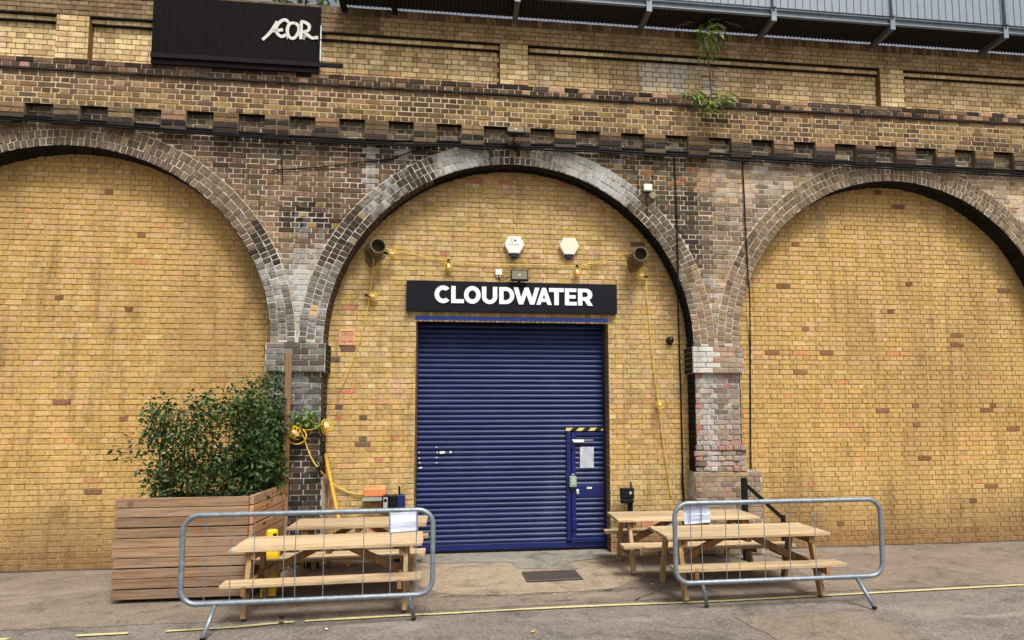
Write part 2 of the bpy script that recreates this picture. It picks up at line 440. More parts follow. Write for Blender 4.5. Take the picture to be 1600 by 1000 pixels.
def col_upper(x, z):
    c = pick([((150, 118, 70), 4), ((124, 97, 60), 4), ((168, 134, 80), 2), ((104, 82, 58), 2), ((138, 98, 66), .6)])
    e = .12
    if z > 6.58:
        c = pick([((82, 64, 52), 4), ((106, 82, 62), 3), ((142, 104, 74), 2), ((60, 50, 44), 2)])
        if random.random() < .12: c = (190, 140, 108)
        e = .2
    elif x < -.9: c = mix3(c, pick([((176, 128, 96), 2), ((108, 84, 62), 3)]), .6 * sm(6.3, 6.5, z + .1 * nz(x, z, 1, 2)))
    so = sm(.0, .5, nz(x, z * 1.6, .8, 50) + .3 * nz(x, z, 3, 51)); c = mix3(c, (70, 56, 46), so * .55); c = tuple(v * .95 for v in c)
    return colr(vary(c, 12, 5), e + .3 * max(0, nz(x, z, 1.3, 12)))
def col_parapet(x, z, frame=False):
    c = pick([((204, 174, 114), 5), ((192, 160, 102), 3), ((214, 186, 130), 2), ((178, 142, 90), 1.5), ((210, 172, 122), 1)])
    e = .1
    for q, a in (((1040, 112), .55), ((860, 100), .38), ((690, 90), .25), ((1130, 115), .4)):
        p = P(q[0], q[1], UY); e += a * sm(.75, .1, math.hypot((p.x - x) * .8, p.z - z) + .25 * nz(x, z, 4, 6))
    if z > 7.42: c = mix3(c, (142, 112, 72), .62); e = .08
    if z > 7.67: c = mix3(pick([((120, 94, 64), 3), ((98, 74, 56), 2), ((150, 120, 76), 2)]), (120, 96, 66), .3)
    if x < -1.2 and z > 7.42: c = mix3(c, (92, 74, 52), .5)
    so = sm(.2, .6, nz(x * 1.8, z * .8, .8, 54)); c = mix3(c, (138, 112, 80), so * .4); c = tuple(v * 1.08 for v in c)
    return colr(vary(c, 12, 5), e + .12 * max(0, nz(x * 2, z, 1.5, 12)), .26)
def col_pier(x, z, right):
    if right:
        if z > 2.6:
            c = (206, 200, 188) if x < 3.64 + .05 * nz(x, z, 6, 1) else pick([((164, 140, 118), 3), ((176, 138, 112), 2)]); e = .5 if x < 3.64 else .12
        elif z > 1.2:
            c = pick([((150, 134, 120), 4), ((168, 146, 128), 3), ((172, 118, 100), 1.5), ((126, 112, 98), 2)]); e = .24 + .5 * sm(.2, .0, abs(x - 3.52 - .1 * nz(x, z, 2, 3))) + .25 * max(0, nz(x, z, 2.0, 14))
        else:
            c = pick([((160, 134, 98), 3), ((152, 128, 104), 3), ((128, 110, 92), 2), ((168, 134, 112), 2)]); e = .26 + .3 * nz(x, z, 1.6, 15)
    else:
        if z > 2.6: c = pick([((124, 122, 116), 3), ((104, 94, 84), 2), ((90, 78, 66), 1.5)]); e = .34 + random.uniform(-.15, .2) + .3 * nz(x, z, 2.5, 3)
        elif z > 1.75: c = pick([((122, 122, 118), 4), ((98, 94, 90), 3), ((84, 74, 66), 1)]); e = .36 + random.uniform(-.15, .2)
        else: c = pick([((70, 58, 52), 4), ((56, 48, 44), 3), ((88, 72, 60), 1)]); e = .14
    return colr(vary(c, 9, 5), e)

# ------------------------------------------------------------------ the ground
def ground_mat(name, a, b_c, speck, sp_amt, big=.5):
    m, n, b_ = mat(name); pos = geo_pos(n)
    f = tex(n, .9, 5, .6, vec=pos); f2 = tex(n, 5, 5, .7, vec=pos)
    c = ramp(n, mth(n, 'ADD', mth(n, 'MULTIPLY', f, big), mth(n, 'MULTIPLY', f2, 1 - big)), [(.35, L3(a)), (.65, L3(b_c))])
    v = nd(n, 'ShaderNodeTexVoronoi'); v.inputs['Scale'].default_value = 78; n.links.new(pos, v.inputs['Vector'])
    sep = nd(n, 'ShaderNodeSeparateColor'); n.links.new(v.outputs['Color'], sep.inputs[0])
    c = mixc(n, mth(n, 'MULTIPLY', ramp(n, sep.outputs[0], [(.62, (0, 0, 0)), (.95, (1, 1, 1))]), sp_amt), c, L3(speck))
    c = mixc(n, mth(n, 'MULTIPLY', ramp(n, sep.outputs[1], [(.6, (0, 0, 0)), (.95, (1, 1, 1))]), sp_amt), c, L3((52, 46, 42)))
    st = tex(n, 1.6, 6, .75, vec=pos, warp=1.2)
    c = mixc(n, ramp(n, st, [(.50, (0, 0, 0)), (.72, (.75, .75, .75))]), c, L3((66, 58, 50)))
    st2 = tex(n, .55, 4, .6, vec=pos, mscale=(1, 3.5, 1), warp=.8)
    c = mixc(n, ramp(n, st2, [(.55, (0, 0, 0)), (.75, (.45, .45, .45))]), c, L3(speck))
    oil = tex(n, 2.9, 3, .55, vec=pos, warp=.3)
    c = mixc(n, ramp(n, oil, [(.68, (0, 0, 0)), (.74, (.55, .55, .55))]), c, L3((48, 43, 40)))
    n.links.new(c, b_.inputs['Base Color']); b_.inputs['Roughness'].default_value = .92; b_.inputs['Specular IOR Level'].default_value = .2
    bump(n, b_, mth(n, 'ADD', v.outputs['Distance'], f2), .5, .008); return m
ASPH = ground_mat('asphalt', (110, 103, 96), (128, 120, 111), (176, 168, 155), .42)
ASPH2 = ground_mat('old_asphalt', (120, 107, 95), (139, 126, 112), (166, 154, 137), .38)
CONC = ground_mat('concrete_apron', (148, 133, 112), (168, 152, 128), (190, 176, 152), .36)
CONCG = ground_mat('grey_concrete', (126, 122, 110), (146, 141, 128), (172, 167, 154), .3)
bm = bmesh.new(); sheet(bm, [(-150, -150, 0), (150, -150, 0), (150, 150, 0), (-150, 150, 0)])
props(fin('ground', bm, ASPH), kind='structure')
def ground_sheet(name, pxs, z, m, rough=.0):
    pts = [G(*p) if len(p) == 2 else Vector((p[0], p[1], 0)) for p in pxs]; out = []
    for i in range(len(pts)):
        a, c = pts[i], pts[(i + 1) % len(pts)]
        k = max(1, int((c - a).length / .09)) if rough else 1
        for j in range(k):
            q = a.lerp(c, j / k)
            if rough and j: q = q + Vector((nz(q.x, q.y, 5, 2), nz(q.x, q.y, 5, 7), 0)) * rough
            out.append((q.x, q.y, z))
    from mathutils.geometry import tessellate_polygon
    bm = bmesh.new(); vv = [bm.verts.new(q) for q in out]
    for t in tessellate_polygon([[Vector(q) for q in out]]):
        f = bm.faces.new([vv[i] for i in t]); f.normal_update()
        if f.normal.z < 0: f.normal_flip()
    return props(fin(name, bm, m), kind='structure')
ground_sheet('pavement', [(-9.2, .6, 0), (-9.2, -2.62, 0), (-1.82, -2.6, 0), (0.4, -2.5, 0), (3.0, -2.42, 0), (11.2, -2.3, 0), (11.2, .6, 0)], .004, ASPH2, .02)
ground_sheet('concrete_apron', [(-.9, .28, 0), (650, 869), (610, 905), (690, 928), (800, 932), (880, 926), (960, 920), (1010, 900), (1000, 880), (2.3, .0, 0), (2.3, .28, 0)], .008, CONC, .035)
ground_sheet('concrete_step', [(-.78, .3, 0), (-.78, -.06, 0), (672, 882), (797, 880), (812, 890), (905, 890), (890, 880), (2.05, -.25, 0), (2.14, .3, 0)], .012, CONCG, .012)
DIRT = ground_mat('wall_foot_dirt', (70, 60, 48), (98, 86, 66), (140, 126, 100), .5)
def dirt_strip(x0, x1, y0):
    a = [(x0 + (x1 - x0) * k / 60) for k in range(61)]
    ground_sheet('ground_dirt', [(x, y0 - .05 - .10 * abs(nz(x, 3, 2.2, 70)) - .05 * abs(nz(x, 1, 9, 71)), 0) for x in a] + [(x, y0 + .02, 0) for x in a[::-1]], .0095, DIRT)
dirt_strip(-9.2, -2.75, .0); dirt_strip(-2.66, -1.9, -.35); dirt_strip(-1.85, -.95, .0); dirt_strip(2.35, 3.2, .0); dirt_strip(3.25, 4.2, -.35); dirt_strip(4.25, 11.2, .0)
TAR = ground_mat('tar_patch', (78, 73, 68), (92, 87, 80), (138, 130, 120), .4)
ground_sheet('asphalt_patch', [(-4.4, -3.0, 0), (-2.6, -3.1, 0), (-2.5, -3.9, 0), (-4.5, -3.8, 0)], .005, TAR, .03)
ground_sheet('asphalt_patch', [(2.6, -3.15, 0), (3.9, -3.1, 0), (4.0, -4.2, 0), (2.75, -4.2, 0)], .005, ASPH2, .03)
# painted line
LINE = simple('worn_yellow_line', (198, 188, 132), .85, 0, .3, 40)
bm = bmesh.new(); pts = [(-8, 1020), (200, 991), (426, 976), (440, 974.5), (520, 969.5), (600, 965), (645, 962.5), (700, 960), (800, 954.5), (900, 949.5), (1000, 945.5), (1090, 942), (1174, 938), (1600, 915)]
W_ = [G(*p) for p in pts]; W_[0] = Vector((-9, W_[1].y - .12, 0)); W_ = curve_pts(W_, 10)
prev = None
for i, p in enumerate(W_):
    hw = .026 + .008 * nz(p.x, 0, 3, 4)
    a, c = bm.verts.new((p.x, p.y - hw, .0125)), bm.verts.new((p.x, p.y + hw, .0125))
    if prev and not (random.random() < .07 and p.x < -1.0): bm.faces.new((prev[0], a, c, prev[1]))
    prev = (a, c)
props(fin('road_line', bm, LINE), kind='structure')
# cracks in the paving
CRK = simple('crack_dirt', (46, 38, 32), .95)
def crack(pxs, w0, z=.0165):
    bm = bmesh.new(); pts = curve_pts([G(*p) for p in pxs], 9); prev = None
    for i, p in enumerate(pts):
        q = p + Vector((nz(p.x, p.y, 9, 1), nz(p.x, p.y, 9, 5), 0)) * .025
        hw = w0 * (.25 + .75 * abs(nz(p.x, p.y, 6, 8)) * 2)
        a, c = bm.verts.new((q.x, q.y - hw, z)), bm.verts.new((q.x, q.y + hw, z))
        if prev: bm.faces.new((prev[0], a, c, prev[1]))
        prev = (a, c)
    props(fin('paving_crack', bm, CRK), kind='structure')
crack([(690, 934), (740, 932), (800, 931), (850, 928), (885, 927), (930, 925), (985, 924)], .008)
crack([(940, 925), (980, 921), (1020, 920), (1060, 917)], .010)
crack([(992, 939), (1005, 934), (1020, 929), (1040, 922)], .010)
crack([(668, 884), (720, 881), (795, 880), (803, 888), (812, 894)], .006)
crack([(893, 879), (920, 876), (955, 873)], .010)
crack([(662, 940), (668, 952), (675, 962), (682, 982), (690, 1000)], .005)
crack([(850, 941), (880, 940), (905, 939)], .012)
crack([(1125, 988), (1140, 994), (1150, 1000)], .006)

# ------------------------------------------------------------------ the viaduct
via = empty('railway_viaduct', (CX0, FY, 0), 0, 'old soot stained brick railway viaduct with arch rings, piers and a dentil course', 'viaduct')
def sub(o): o.matrix_parent_inverse = via.matrix_world.inverted(); return o
bpy.context.view_layer.update()
VB = Bricks(); SEC = {}
def core(name, key, bm, m):
    o = fin(name, bm, m, via); o.matrix_parent_inverse = Matrix.Translation((-CX0, -FY, 0)); SEC[key] = o; return o
def hexp(poly_list): pass

# spandrel core: columns between the arches' outer rings
bm = bmesh.new()
def prof(x):
    d = min(abs(x - cx) for cx in ARCH)
    rr = RI + .02
    return SPZ + math.sqrt(rr * rr - d * d) if d < rr else SPZ - .02
xs = []
x = XL
while x < XR: xs.append(x); x += .06
for cx in ARCH:
    for k in range(0, 49): xs.append(cx - (RI + .019) * math.cos(math.pi * k / 48))
xs = sorted(q for q in xs if XL <= q <= XR)
prev = None
for x in xs:
    a, c = bm.verts.new((x, FY, prof(x))), bm.verts.new((x, FY, 6.15))
    if prev: bm.faces.new((prev[0], a, c, prev[1]))
    prev = (a, c)
core('spandrel', 'spandrel', bm, MORT_OLD)
f = facade(FY)
for l, r_, a, c in rows(XL, XR, SPZ - .02, 5.85, phase=.03):
    poly = jit(l, r_, a, c, .004); mx, mz = (l + r_) / 2, (a + c) / 2
    ok = True
    for cx in ARCH:
        dx, dz = mx - cx, mz - SPZ; d = math.hypot(dx, dz)
        if d < RE + .3:
            if d < 1e-3: ok = False; break
            n_ = (dx / d, dz / d); poly = clip_half(poly, n_, n_[0] * cx + n_[1] * SPZ + RE + .008)
            if not poly or area(poly) < .0012: ok = False; break
    if not ok: continue
    hh = .006 + random.uniform(-.003, .004)
    if random.random() < .07: hh = .001
    VB.add(poly, f, hh, .005, col_spandrel(mx, mz), 'spandrel')

# arch rings and the lining of the arch
fr = facade(FY - .004)
for ai, cx in enumerate(ARCH):
    key = 'ring%d' % ai
    bm = bmesh.new(); prev = None; N_ = 72
    for k in range(N_ + 1):
        t = math.pi * k / N_
        a, c = bm.verts.new((cx + RI * math.cos(t), FY - .004, SPZ + RI * math.sin(t))), bm.verts.new((cx + RE * math.cos(t), FY - .004, SPZ + RE * math.sin(t)))
        if prev: bm.faces.new((prev[0], prev[1], c, a))
        prev = (a, c)
    core('arch_ring', key, bm, MORT_RING)
    xlim = (ARCH[0] + ARCH[1]) / 2 if ai else -99
    for ring in range(NR):
        r0 = RI + ring * RT + .004; r1 = r0 + RT - .009
        st = .0775; n_ = int(math.pi * (r0 + r1) / 2 / st)
        for k in range(n_):
            t0 = math.pi * (k + .05 + (.03 * random.random())) / n_; t1 = math.pi * (k + .93) / n_
            if ring % 2: t0 += math.pi * .4 / n_; t1 += math.pi * .4 / n_
            if t1 > math.pi: continue
            q = [(cx + rr * math.cos(t), SPZ + rr * math.sin(t)) for rr, t in ((r0, t0), (r1, t0), (r1, t1), (r0, t1))]
            q = [(a + random.uniform(-.004, .004), c + random.uniform(-.004, .004)) for a, c in q]
            mx = sum(a for a, c in q) / 4; mz = sum(c for a, c in q) / 4
            # over a pier the two rings meet on the pier's centre line
            mid = [(ARCH[i] + ARCH[i + 1]) / 2 for i in range(2)]
            if any((mx - m_) * (cx - m_) < 0 for m_ in mid if abs(m_ - cx) < PITCH * .6): continue
            for m_ in mid:
                if abs(m_ - cx) < PITCH * .6:
                    sgn = 1 if cx > m_ else -1
                    q = clip_half(q, (sgn, 0), sgn * m_ + .004) or q
            cc = col_ring(mx, mz, cx)
            pq = proj((mx, FY, mz))
            if 484 < pq[0] < 500 and 474 < pq[1] < 492: cc = colr((206, 164, 106), 0)
            hh = .008 + random.uniform(-.004, .004)
            if random.random() < .08: hh = .003
            VB.add(q, fr, hh, .007, cc, key)
    # soffit and pier sides in blackened brick
    bm = bmesh.new(); Y0, Y1 = FY - .004, .35
    path = [(cx + RI, -.02)] + [(cx + RI * math.cos(math.pi * k / 64), SPZ + RI * math.sin(math.pi * k / 64)) for k in range(65)] + [(cx - RI, -.02)]
    prev = None
    for (px_, pz_) in path:
        a, c = bm.verts.new((px_, Y0, pz_)), bm.verts.new((px_, Y1, pz_))
        if prev: bm.faces.new((prev[0], prev[1], c, a))
        prev = (a, c)
    for f_ in bm.faces: f_.normal_flip()
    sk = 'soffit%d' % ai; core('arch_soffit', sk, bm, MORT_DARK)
    n_ = int(math.pi * RI / .075)
    for row, (y0, y1) in enumerate(((Y0 + .004, Y0 + .105), (Y0 + .115, Y0 + .33))):
        fs = lambda u_, v_, d, cx=cx: (cx + (RI - d) * math.cos(u_), v_, SPZ + (RI - d) * math.sin(u_))
        for k in range(n_):
            t0 = math.pi * (k + .06) / n_; t1 = math.pi * (k + .92) / n_
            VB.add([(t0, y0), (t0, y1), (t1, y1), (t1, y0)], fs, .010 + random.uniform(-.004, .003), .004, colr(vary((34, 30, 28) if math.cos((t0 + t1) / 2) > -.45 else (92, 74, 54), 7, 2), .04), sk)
        for sgn in (-1, 1):
            fp = lambda u_, v_, d, cx=cx, sgn=sgn: (cx + sgn * (RI - d), u_, v_)
            k = 0; z = .005
            while z < SPZ - .08:
                pl = [(y0, z), (y1, z), (y1, z + .064), (y0, z + .064)]
                if sgn > 0: pl = pl[::-1]
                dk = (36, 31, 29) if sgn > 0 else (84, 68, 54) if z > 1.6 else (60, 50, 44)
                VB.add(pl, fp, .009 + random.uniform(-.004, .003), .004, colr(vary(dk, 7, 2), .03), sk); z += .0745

# piers and imposts
for pi, m_ in enumerate([(ARCH[0] + ARCH[1]) / 2, (ARCH[1] + ARCH[2]) / 2, (ARCH[2] + PITCH / 2), (ARCH[0] - PITCH / 2)]):
    hw = PITCH / 2 - RI; right = pi in (1, 2); key = 'pier%d' % pi
    bm = bmesh.new(); box2(bm, (m_ - hw, FY, -.02), (m_ + hw, FY + .6, SPZ)); core('pier', key, bm, MORT_PIER)
    f = facade(FY)
    zb = 1.17
    for l, r_, a, c in rows(m_ - hw, m_ + hw, zb, 2.60, phase=m_ - hw):
        hh = .010 + random.uniform(-.006, .006)
        VB.add(jit(l, r_, a, c, .006), f, hh, .006, col_pier((l + r_) / 2 - (m_ - 3.651 if right else 0), (a + c) / 2, right), key)
    # wider foot of the pier, with a rough corbelled top
    key = 'foot%d' % pi; wd = .035
    bm = bmesh.new()
    box2(bm, (m_ - hw - wd, FY - .02, -.02), (m_ + hw + wd + (.25 if right else 0), FY + .5, 1.17)); core('pier_base', key, bm, MORT_PIER)
    f = facade(FY - .02)
    for l, r_, a, c in rows(m_ - hw - wd, m_ + hw + wd + (.25 if right else 0), .0, 1.17, phase=.02):
        VB.add(jit(l, r_, a, c, .004), f, .010 + random.uniform(-.004, .004), .005, col_pier((l + r_) / 2, (a + c) / 2, right), key)
    if right:
        f = facade(FY - .015)
        for l, r_, a, c in rows(m_ - hw - .035, m_ + hw + .06, 1.17, 1.55, phase=.05):
            VB.add(jit(l, r_, a, c, .009), f, .02 + random.uniform(-.02, .015), .010, col_pier((l + r_) / 2, 1.35, right), key)
    key = 'impost%d' % pi
    bm = bmesh.new(); box2(bm, (m_ - hw - .045, FY - .06, 2.60), (m_ + hw + .045, FY + .45, 2.985)); core('impost', key, bm, MORT_PIER if right else MORT_OLD)
    f = facade(FY - .06)
    for l, r_, a, c in rows(m_ - hw - .045, m_ + hw + .045, 2.60, 2.985, 'stretch', phase=.1, course=.077):
        VB.add(jit(l, r_, a, c, .004), f, .009 + random.uniform(-.003, .003), .005, col_pier((l + r_) / 2 - (m_ - 3.651 if right else 0), (a + c) / 2, right), key)
    for sgn in (-1, 1):
        fp = lambda u_, v_, d, m_=m_, sgn=sgn, hw=hw: (m_ + sgn * (hw + .045 + d), u_, v_)
        for k in range(5):
            z = 2.604 + k * .077
            for y0, y1 in ((FY - .056, FY + .05), (FY + .06, FY + .27)):
                pl = [(y0, z), (y1, z), (y1, z + .067), (y0, z + .067)]
                if sgn < 0: pl = pl[::-1]
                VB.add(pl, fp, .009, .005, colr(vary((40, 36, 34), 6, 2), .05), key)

# dentil course
D0, DP, DW = -2.462, .672, .35          # recess left edge, pitch, recess width
f = facade(UY)
k0 = int((XL - D0) / DP) - 1; k1 = int((XR - D0) / DP) + 1
for k in range(k0, k1):
    a, c = D0 + k * DP + DW, D0 + (k + 1) * DP
    bm = bmesh.new(); box2(bm, (a, UY, 5.855), (c, FY + .05, 6.15), .004); core('dentil', 'dentil%d' % k, bm, MORT_DENT)
for k in range(k0, k1):
    a, c = D0 + k * DP + DW, D0 + (k + 1) * DP
    for j in range(4):
        z = 5.855 + j * .0735
        dk = pick([((48, 43, 40), 3), ((78, 66, 54), 2), ((104, 86, 64), 1.2), ((58, 50, 44), 2)]) if j < 2 + (random.random() < .35) else pick([((136, 108, 72), 3), ((150, 112, 80), 1), ((110, 88, 60), 2)])
        parts = [(a, (a + c) / 2), ((a + c) / 2, c)] if random.random() < .6 else [(a, c)]
        for l, r_ in parts:
            VB.add(jit(l + .005, r_ - .005, z + .005, z + .070, .004), f, .010 + random.uniform(-.004, .004), .007, colr(vary(dk, 9, 4), .16), 'dentil%d' % k)
        # recess
    l0, r0 = D0 + k * DP, D0 + k * DP + DW
    for l, r_, a2, c2 in rows(l0, r0, 5.855, 6.15, phase=l0):
        VB.add(jit(l, r_, a2, c2, .005), facade(FY), .008, .006, colr(vary(pick([((108, 92, 70), 3), ((86, 74, 60), 3), ((132, 114, 80), 1)]), 9, 4), .3), 'spandrel')
bm = bmesh.new(); box2(bm, (XL, UY + .001, 6.1462), (XR, FY + .02, 6.1495)); core('soffit_shade_strip', 'ss', bm, MORT_DARK)  # dark sheet paints the shade under the frieze at each recess
# frieze above the dentils, with a dark string course
bm = bmesh.new(); box2(bm, (XL, UY, 6.15), (XR, FY + .1, 6.78)); core('frieze', 'frieze', bm, MORT_BAND)
for l, r_, a, c in rows(XL, XR, 6.15, 6.60, phase=.06):
    VB.add(jit(l + .002, r_ - .002, a + .002, c - .002, .004), f, .005 + random.uniform(-.002, .003), .004, col_upper((l + r_) / 2, (a + c) / 2), 'frieze')
for l, r_, a, c in rows(XL, XR, 6.60, 6.635, 'stretch', course=.04):
    VB.add(jit(l - .003, r_ + .003, a - .004, c + .004, .004), f, .034 + random.uniform(-.006, .006), .007, colr(vary((58, 48, 42), 9, 3), .1), 'frieze')
for l, r_, a, c in rows(XL, XR, 6.635, 6.785, phase=.0):
    VB.add(jit(l, r_, a, c, .004), f, .010 + random.uniform(-.004, .004), .006, col_upper((l + r_) / 2, (a + c) / 2), 'frieze')
# parapet: pilasters at every crown, sunk panels between, brick-on-edge on top
PILS = [CX0 - .0175 - 2 * PITCH, CX0 - .0175 - PITCH, CX0 - .0175, CX0 - .0175 + PITCH, CX0 - .0175 + 2 * PITCH]; PW = .206
bm = bmesh.new()
box2(bm, (XL, UY + .10, 6.78), (XR, -.08, 7.32))
box2(bm, (XL, UY + .05, 7.32), (XR, -.08, 7.40))
box2(bm, (XL, UY, 7.40), (XR, -.08, 7.79))
for p in PILS: box2(bm, (p - PW, UY, 6.781), (p + PW, UY + .2, 7.399))
core('parapet', 'parapet', bm, MORT_PAR)
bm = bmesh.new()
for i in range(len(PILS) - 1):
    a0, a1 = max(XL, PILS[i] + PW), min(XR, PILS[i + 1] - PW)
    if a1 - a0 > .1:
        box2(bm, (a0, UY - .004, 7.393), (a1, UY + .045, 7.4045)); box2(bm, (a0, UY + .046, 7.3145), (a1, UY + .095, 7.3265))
core('sooty_shade_joint', 'sj', bm, MORT_DARK)  # dark strips under the ledges: soot, with the ledge shadow painted in
for i in range(len(PILS) - 1):
    a0, a1 = max(XL, PILS[i] + PW), min(XR, PILS[i + 1] - PW)
    if a1 - a0 < .1: continue
    for l, r_, a, c in rows(a0, a1, 6.785, 7.32, phase=.09):
        VB.add(jit(l, r_, a, c, .0015), facade(UY + .10), .009 + random.uniform(-.002, .002), .003, col_parapet((l + r_) / 2, (a + c) / 2), 'parapet')
    for l, r_, a, c in rows(a0, a1, 7.327, 7.393, 'stretch', course=.066):
        VB.add(jit(l, r_, a, c, .002), facade(UY + .05), .012 + random.uniform(-.003, .002), .003, col_parapet((l + r_) / 2, (a + c) / 2), 'parapet')
for p in PILS:
    if XL < p < XR:
        for l, r_, a, c in rows(p - PW, p + PW, 6.785, 7.40, 'stretch', phase=0):
            VB.add(jit(l, r_, a, c, .0015), f, .008, .003, col_parapet((l + r_) / 2, (a + c) / 2), 'parapet')
for l, r_, a, c in rows(XL, XR, 7.405, 7.675, phase=.02, course=.068):
    VB.add(jit(l, r_, a, c, .002), f, .009 + random.uniform(-.003, .002), .003, col_parapet((l + r_) / 2, (a + c) / 2), 'parapet')
x = XL
while x < XR:
    VB.add(jit(x + .004, x + .070, 7.68, 7.788, .003), f, .012 + random.uniform(-.004, .004), .004, col_parapet(x, 7.73), 'parapet'); x += .075
emit(VB, SEC, 300, lambda a, c: c > 770)

# ------------------------------------------------------------------ the walls that fill the arches
DL, DR, DT = -.722, 2.086, 3.385
IB_names = ['yellow brick infill wall of the arch on the left, mostly beyond the planter and pier', 'tan brick infill wall round the blue shutter under the black sign', 'orange yellow brick infill wall filling the arch right of the pale capped pier']
for ai, cx in enumerate(ARCH):
    wall = empty('infill_wall', (cx, 0, 0), 0, IB_names[ai], 'wall', 'brick walls filling the viaduct arches')
    IB = Bricks(); SS = {}
    bm = bmesh.new(); RW = RI + .03
    holes = ai == 1
    xs = [cx - RW * math.cos(math.pi * k / 60) for k in range(61)] + [cx - RW + 2 * RW * k / 40 for k in range(41)]
    if holes: xs += [DL, DR, DL - 1e-4, DR + 1e-4]
    prev = None
    for x in sorted(xs):
        top = SPZ + math.sqrt(max(0, RW * RW - (x - cx) ** 2)); bot = DT if (holes and DL - 1e-5 <= x <= DR + 1e-5) else -.02
        a, c = bm.verts.new((x, 0, bot)), bm.verts.new((x, 0, top))
        if prev: bm.faces.new((prev[0], a, c, prev[1]))
        prev = (a, c)
    if holes:                                           # reveals of the door opening
        for (p_, q_) in (((DL, -.02), (DL, DT)), ((DL, DT), (DR, DT)), ((DR, DT), (DR, -.02))):
            sheet(bm, [(p_[0], 0, p_[1]), (q_[0], 0, q_[1]), (q_[0], .38, q_[1]), (p_[0], .38, p_[1])])
    o = fin('mortar_bed', bm, MORT_IN, wall); o.matrix_parent_inverse = Matrix.Translation((-cx, 0, 0)); SS['a'] = o
    f = facade(0)
    def put(u0, u1, v0, v1, par=0, ph=0.0):
        for l, r_, a, c in rows(u0, u1, v0, v1, phase=ph, par=par):
            mx, mz = (l + r_) / 2, (a + c) / 2
            if mz > SPZ and math.hypot(mx - cx, mz - SPZ) > RI + .05: continue
            j = .003; hh = .0105 + random.uniform(-.004, .003)
            cc = col_infill(mx, mz, r_ - l)
            if ai != 1:
                q = mix3(tuple(cc[:3]), L3((206, 160, 84)), .3); rr = random.random()
                if rr < .008: q = L3(vary((132, 94, 66), 10))
                elif rr < .014: q = L3(vary((200, 144, 98), 8))
                kq = sm(.0, .5, nz(mx, mz, .5, 80) + .4 * nz(mx * 2.5, mz * .3, 1, 82)); q = mix3(q, L3((150, 120, 74)), kq * .4)
                kd = sm(1.1, .1, mz + .5 * nz(mx, 0, 1.1, 83)); q = mix3(q, L3((104, 82, 62)), kd * .5); cc = (*q, cc[3])
            IB.add(jit(l, r_, a, c, j), f, hh, .0042, cc, 'a')
    nlow = int(DT / CO)
    if holes:
        zt = nlow * CO
        put(cx - RW, DL - .002, 0, zt, 0, DL); put(DR + .002, cx + RW, 0, zt, 0, DR)
        # brick-on-end lintel course
        n_ = int((DR - DL + .12) / .0745)
        for k in range(n_):
            x = DL - .06 + k * .0745
            IB.add(jit(x + .004, x + .070, zt + .006, zt + .216, .002), f, .008 + random.uniform(-.002, .002), .004, colr(vary(pick([((206, 176, 118), 3), ((190, 158, 98), 3), ((176, 142, 84), 1)]), 6, 4), .1), 'a')
        xe = DL - .06 + n_ * .0745
        put(cx - RW, DL - .06, zt, zt + 3 * CO, nlow % 2, DL); put(xe, cx + RW, zt, zt + 3 * CO, nlow % 2, DR)
        put(cx - RW, cx + RW, zt + 3 * CO, zt + 3 * CO + 30 * CO, (nlow + 3) % 2, DL)
        for sgn, X0 in ((1, DL), (-1, DR)):
            fp = lambda u_, v_, d, X0=X0, sgn=sgn: (X0 + sgn * d * .6, u_, v_)
            for k in range(nlow):
                z = k * CO + .005
                for y0, y1 in (((.0, .12), (.13, .27)) if k % 2 else ((.0, .27),)):
                    pl = [(y0, z), (y1, z), (y1, z + .065), (y0, z + .065)]
                    if sgn < 0: pl = pl[::-1]
                    IB.add(pl, fp, .004, .003, colr(vary((126, 100, 68) if z > .3 else (96, 60, 48), 8, 4), .05), 'a')
    else: put(cx - RW, cx + RW, 0, 76 * CO, 0, .03)
    emit(IB, SS, 300, (lambda a, c: c > 770 or (635 < a < 965 and 437 < c < 490)) if ai == 1 else None)

# ------------------------------------------------------------------ roller shutter with a wicket door
SY = .27
shut = empty('roller_shutter', ((DL + DR) / 2, SY, 0), 0, 'dark blue roller shutter with a wicket door filling the doorway under the black sign', 'shutter')
def at_(o, root): o.matrix_parent_inverse = Matrix.Translation(-root.location); return o
WX0, WX1, WZ0, WZ1 = P(885, 760, SY).x, DR - .03, .155, 1.765
def slat_mesh(x0, x1, pitch=.0755):
    bm = bmesh.new(); pf = []
    for k in range(8):
        t = k / 7; pf.append((-.020 * math.sin(math.pi * t) ** .7, t * (pitch - .010)))
    pf.append((.008, pitch - .006)); pf.append((.008, pitch))
    rows_ = [[bm.verts.new((x, y, z)) for y, z in pf] for x in (x0, x1)]
    for i in range(len(pf) - 1): bm.faces.new((rows_[0][i], rows_[1][i], rows_[1][i + 1], rows_[0][i + 1]))
    bmesh.ops.recalc_face_normals(bm, faces=bm.faces)
    me = bpy.data.meshes.new('slat'); bm.to_mesh(me); bm.free(); me.materials.append(SHUT)
    for p in me.polygons: p.use_smooth = True
    return me
m, n, b_ = mat('shutter_paint'); pos = geo_pos(n)
f1 = tex(n, 2.2, 5, .7, vec=pos, mscale=(1, 1, 6)); f2 = tex(n, 70, 4, .7, vec=pos)
c = ramp(n, f1, [(.3, L3((23, 34, 76))), (.7, L3((37, 50, 100)))])
c = mixc(n, ramp(n, f2, [(.68, (0, 0, 0)), (.78, (.4, .4, .4))]), c, L3((96, 104, 150)))
c = mixc(n, ramp(n, tex(n, 1.4, 4, .7, vec=pos, mscale=(1, 1, .5)), [(.5, (0, 0, 0)), (.8, (.34, .34, .34))]), c, L3((92, 96, 116)))
n.links.new(c, b_.inputs['Base Color']); b_.inputs['Roughness'].default_value = .40; b_.inputs['Specular IOR Level'].default_value = .32
SHUT = m
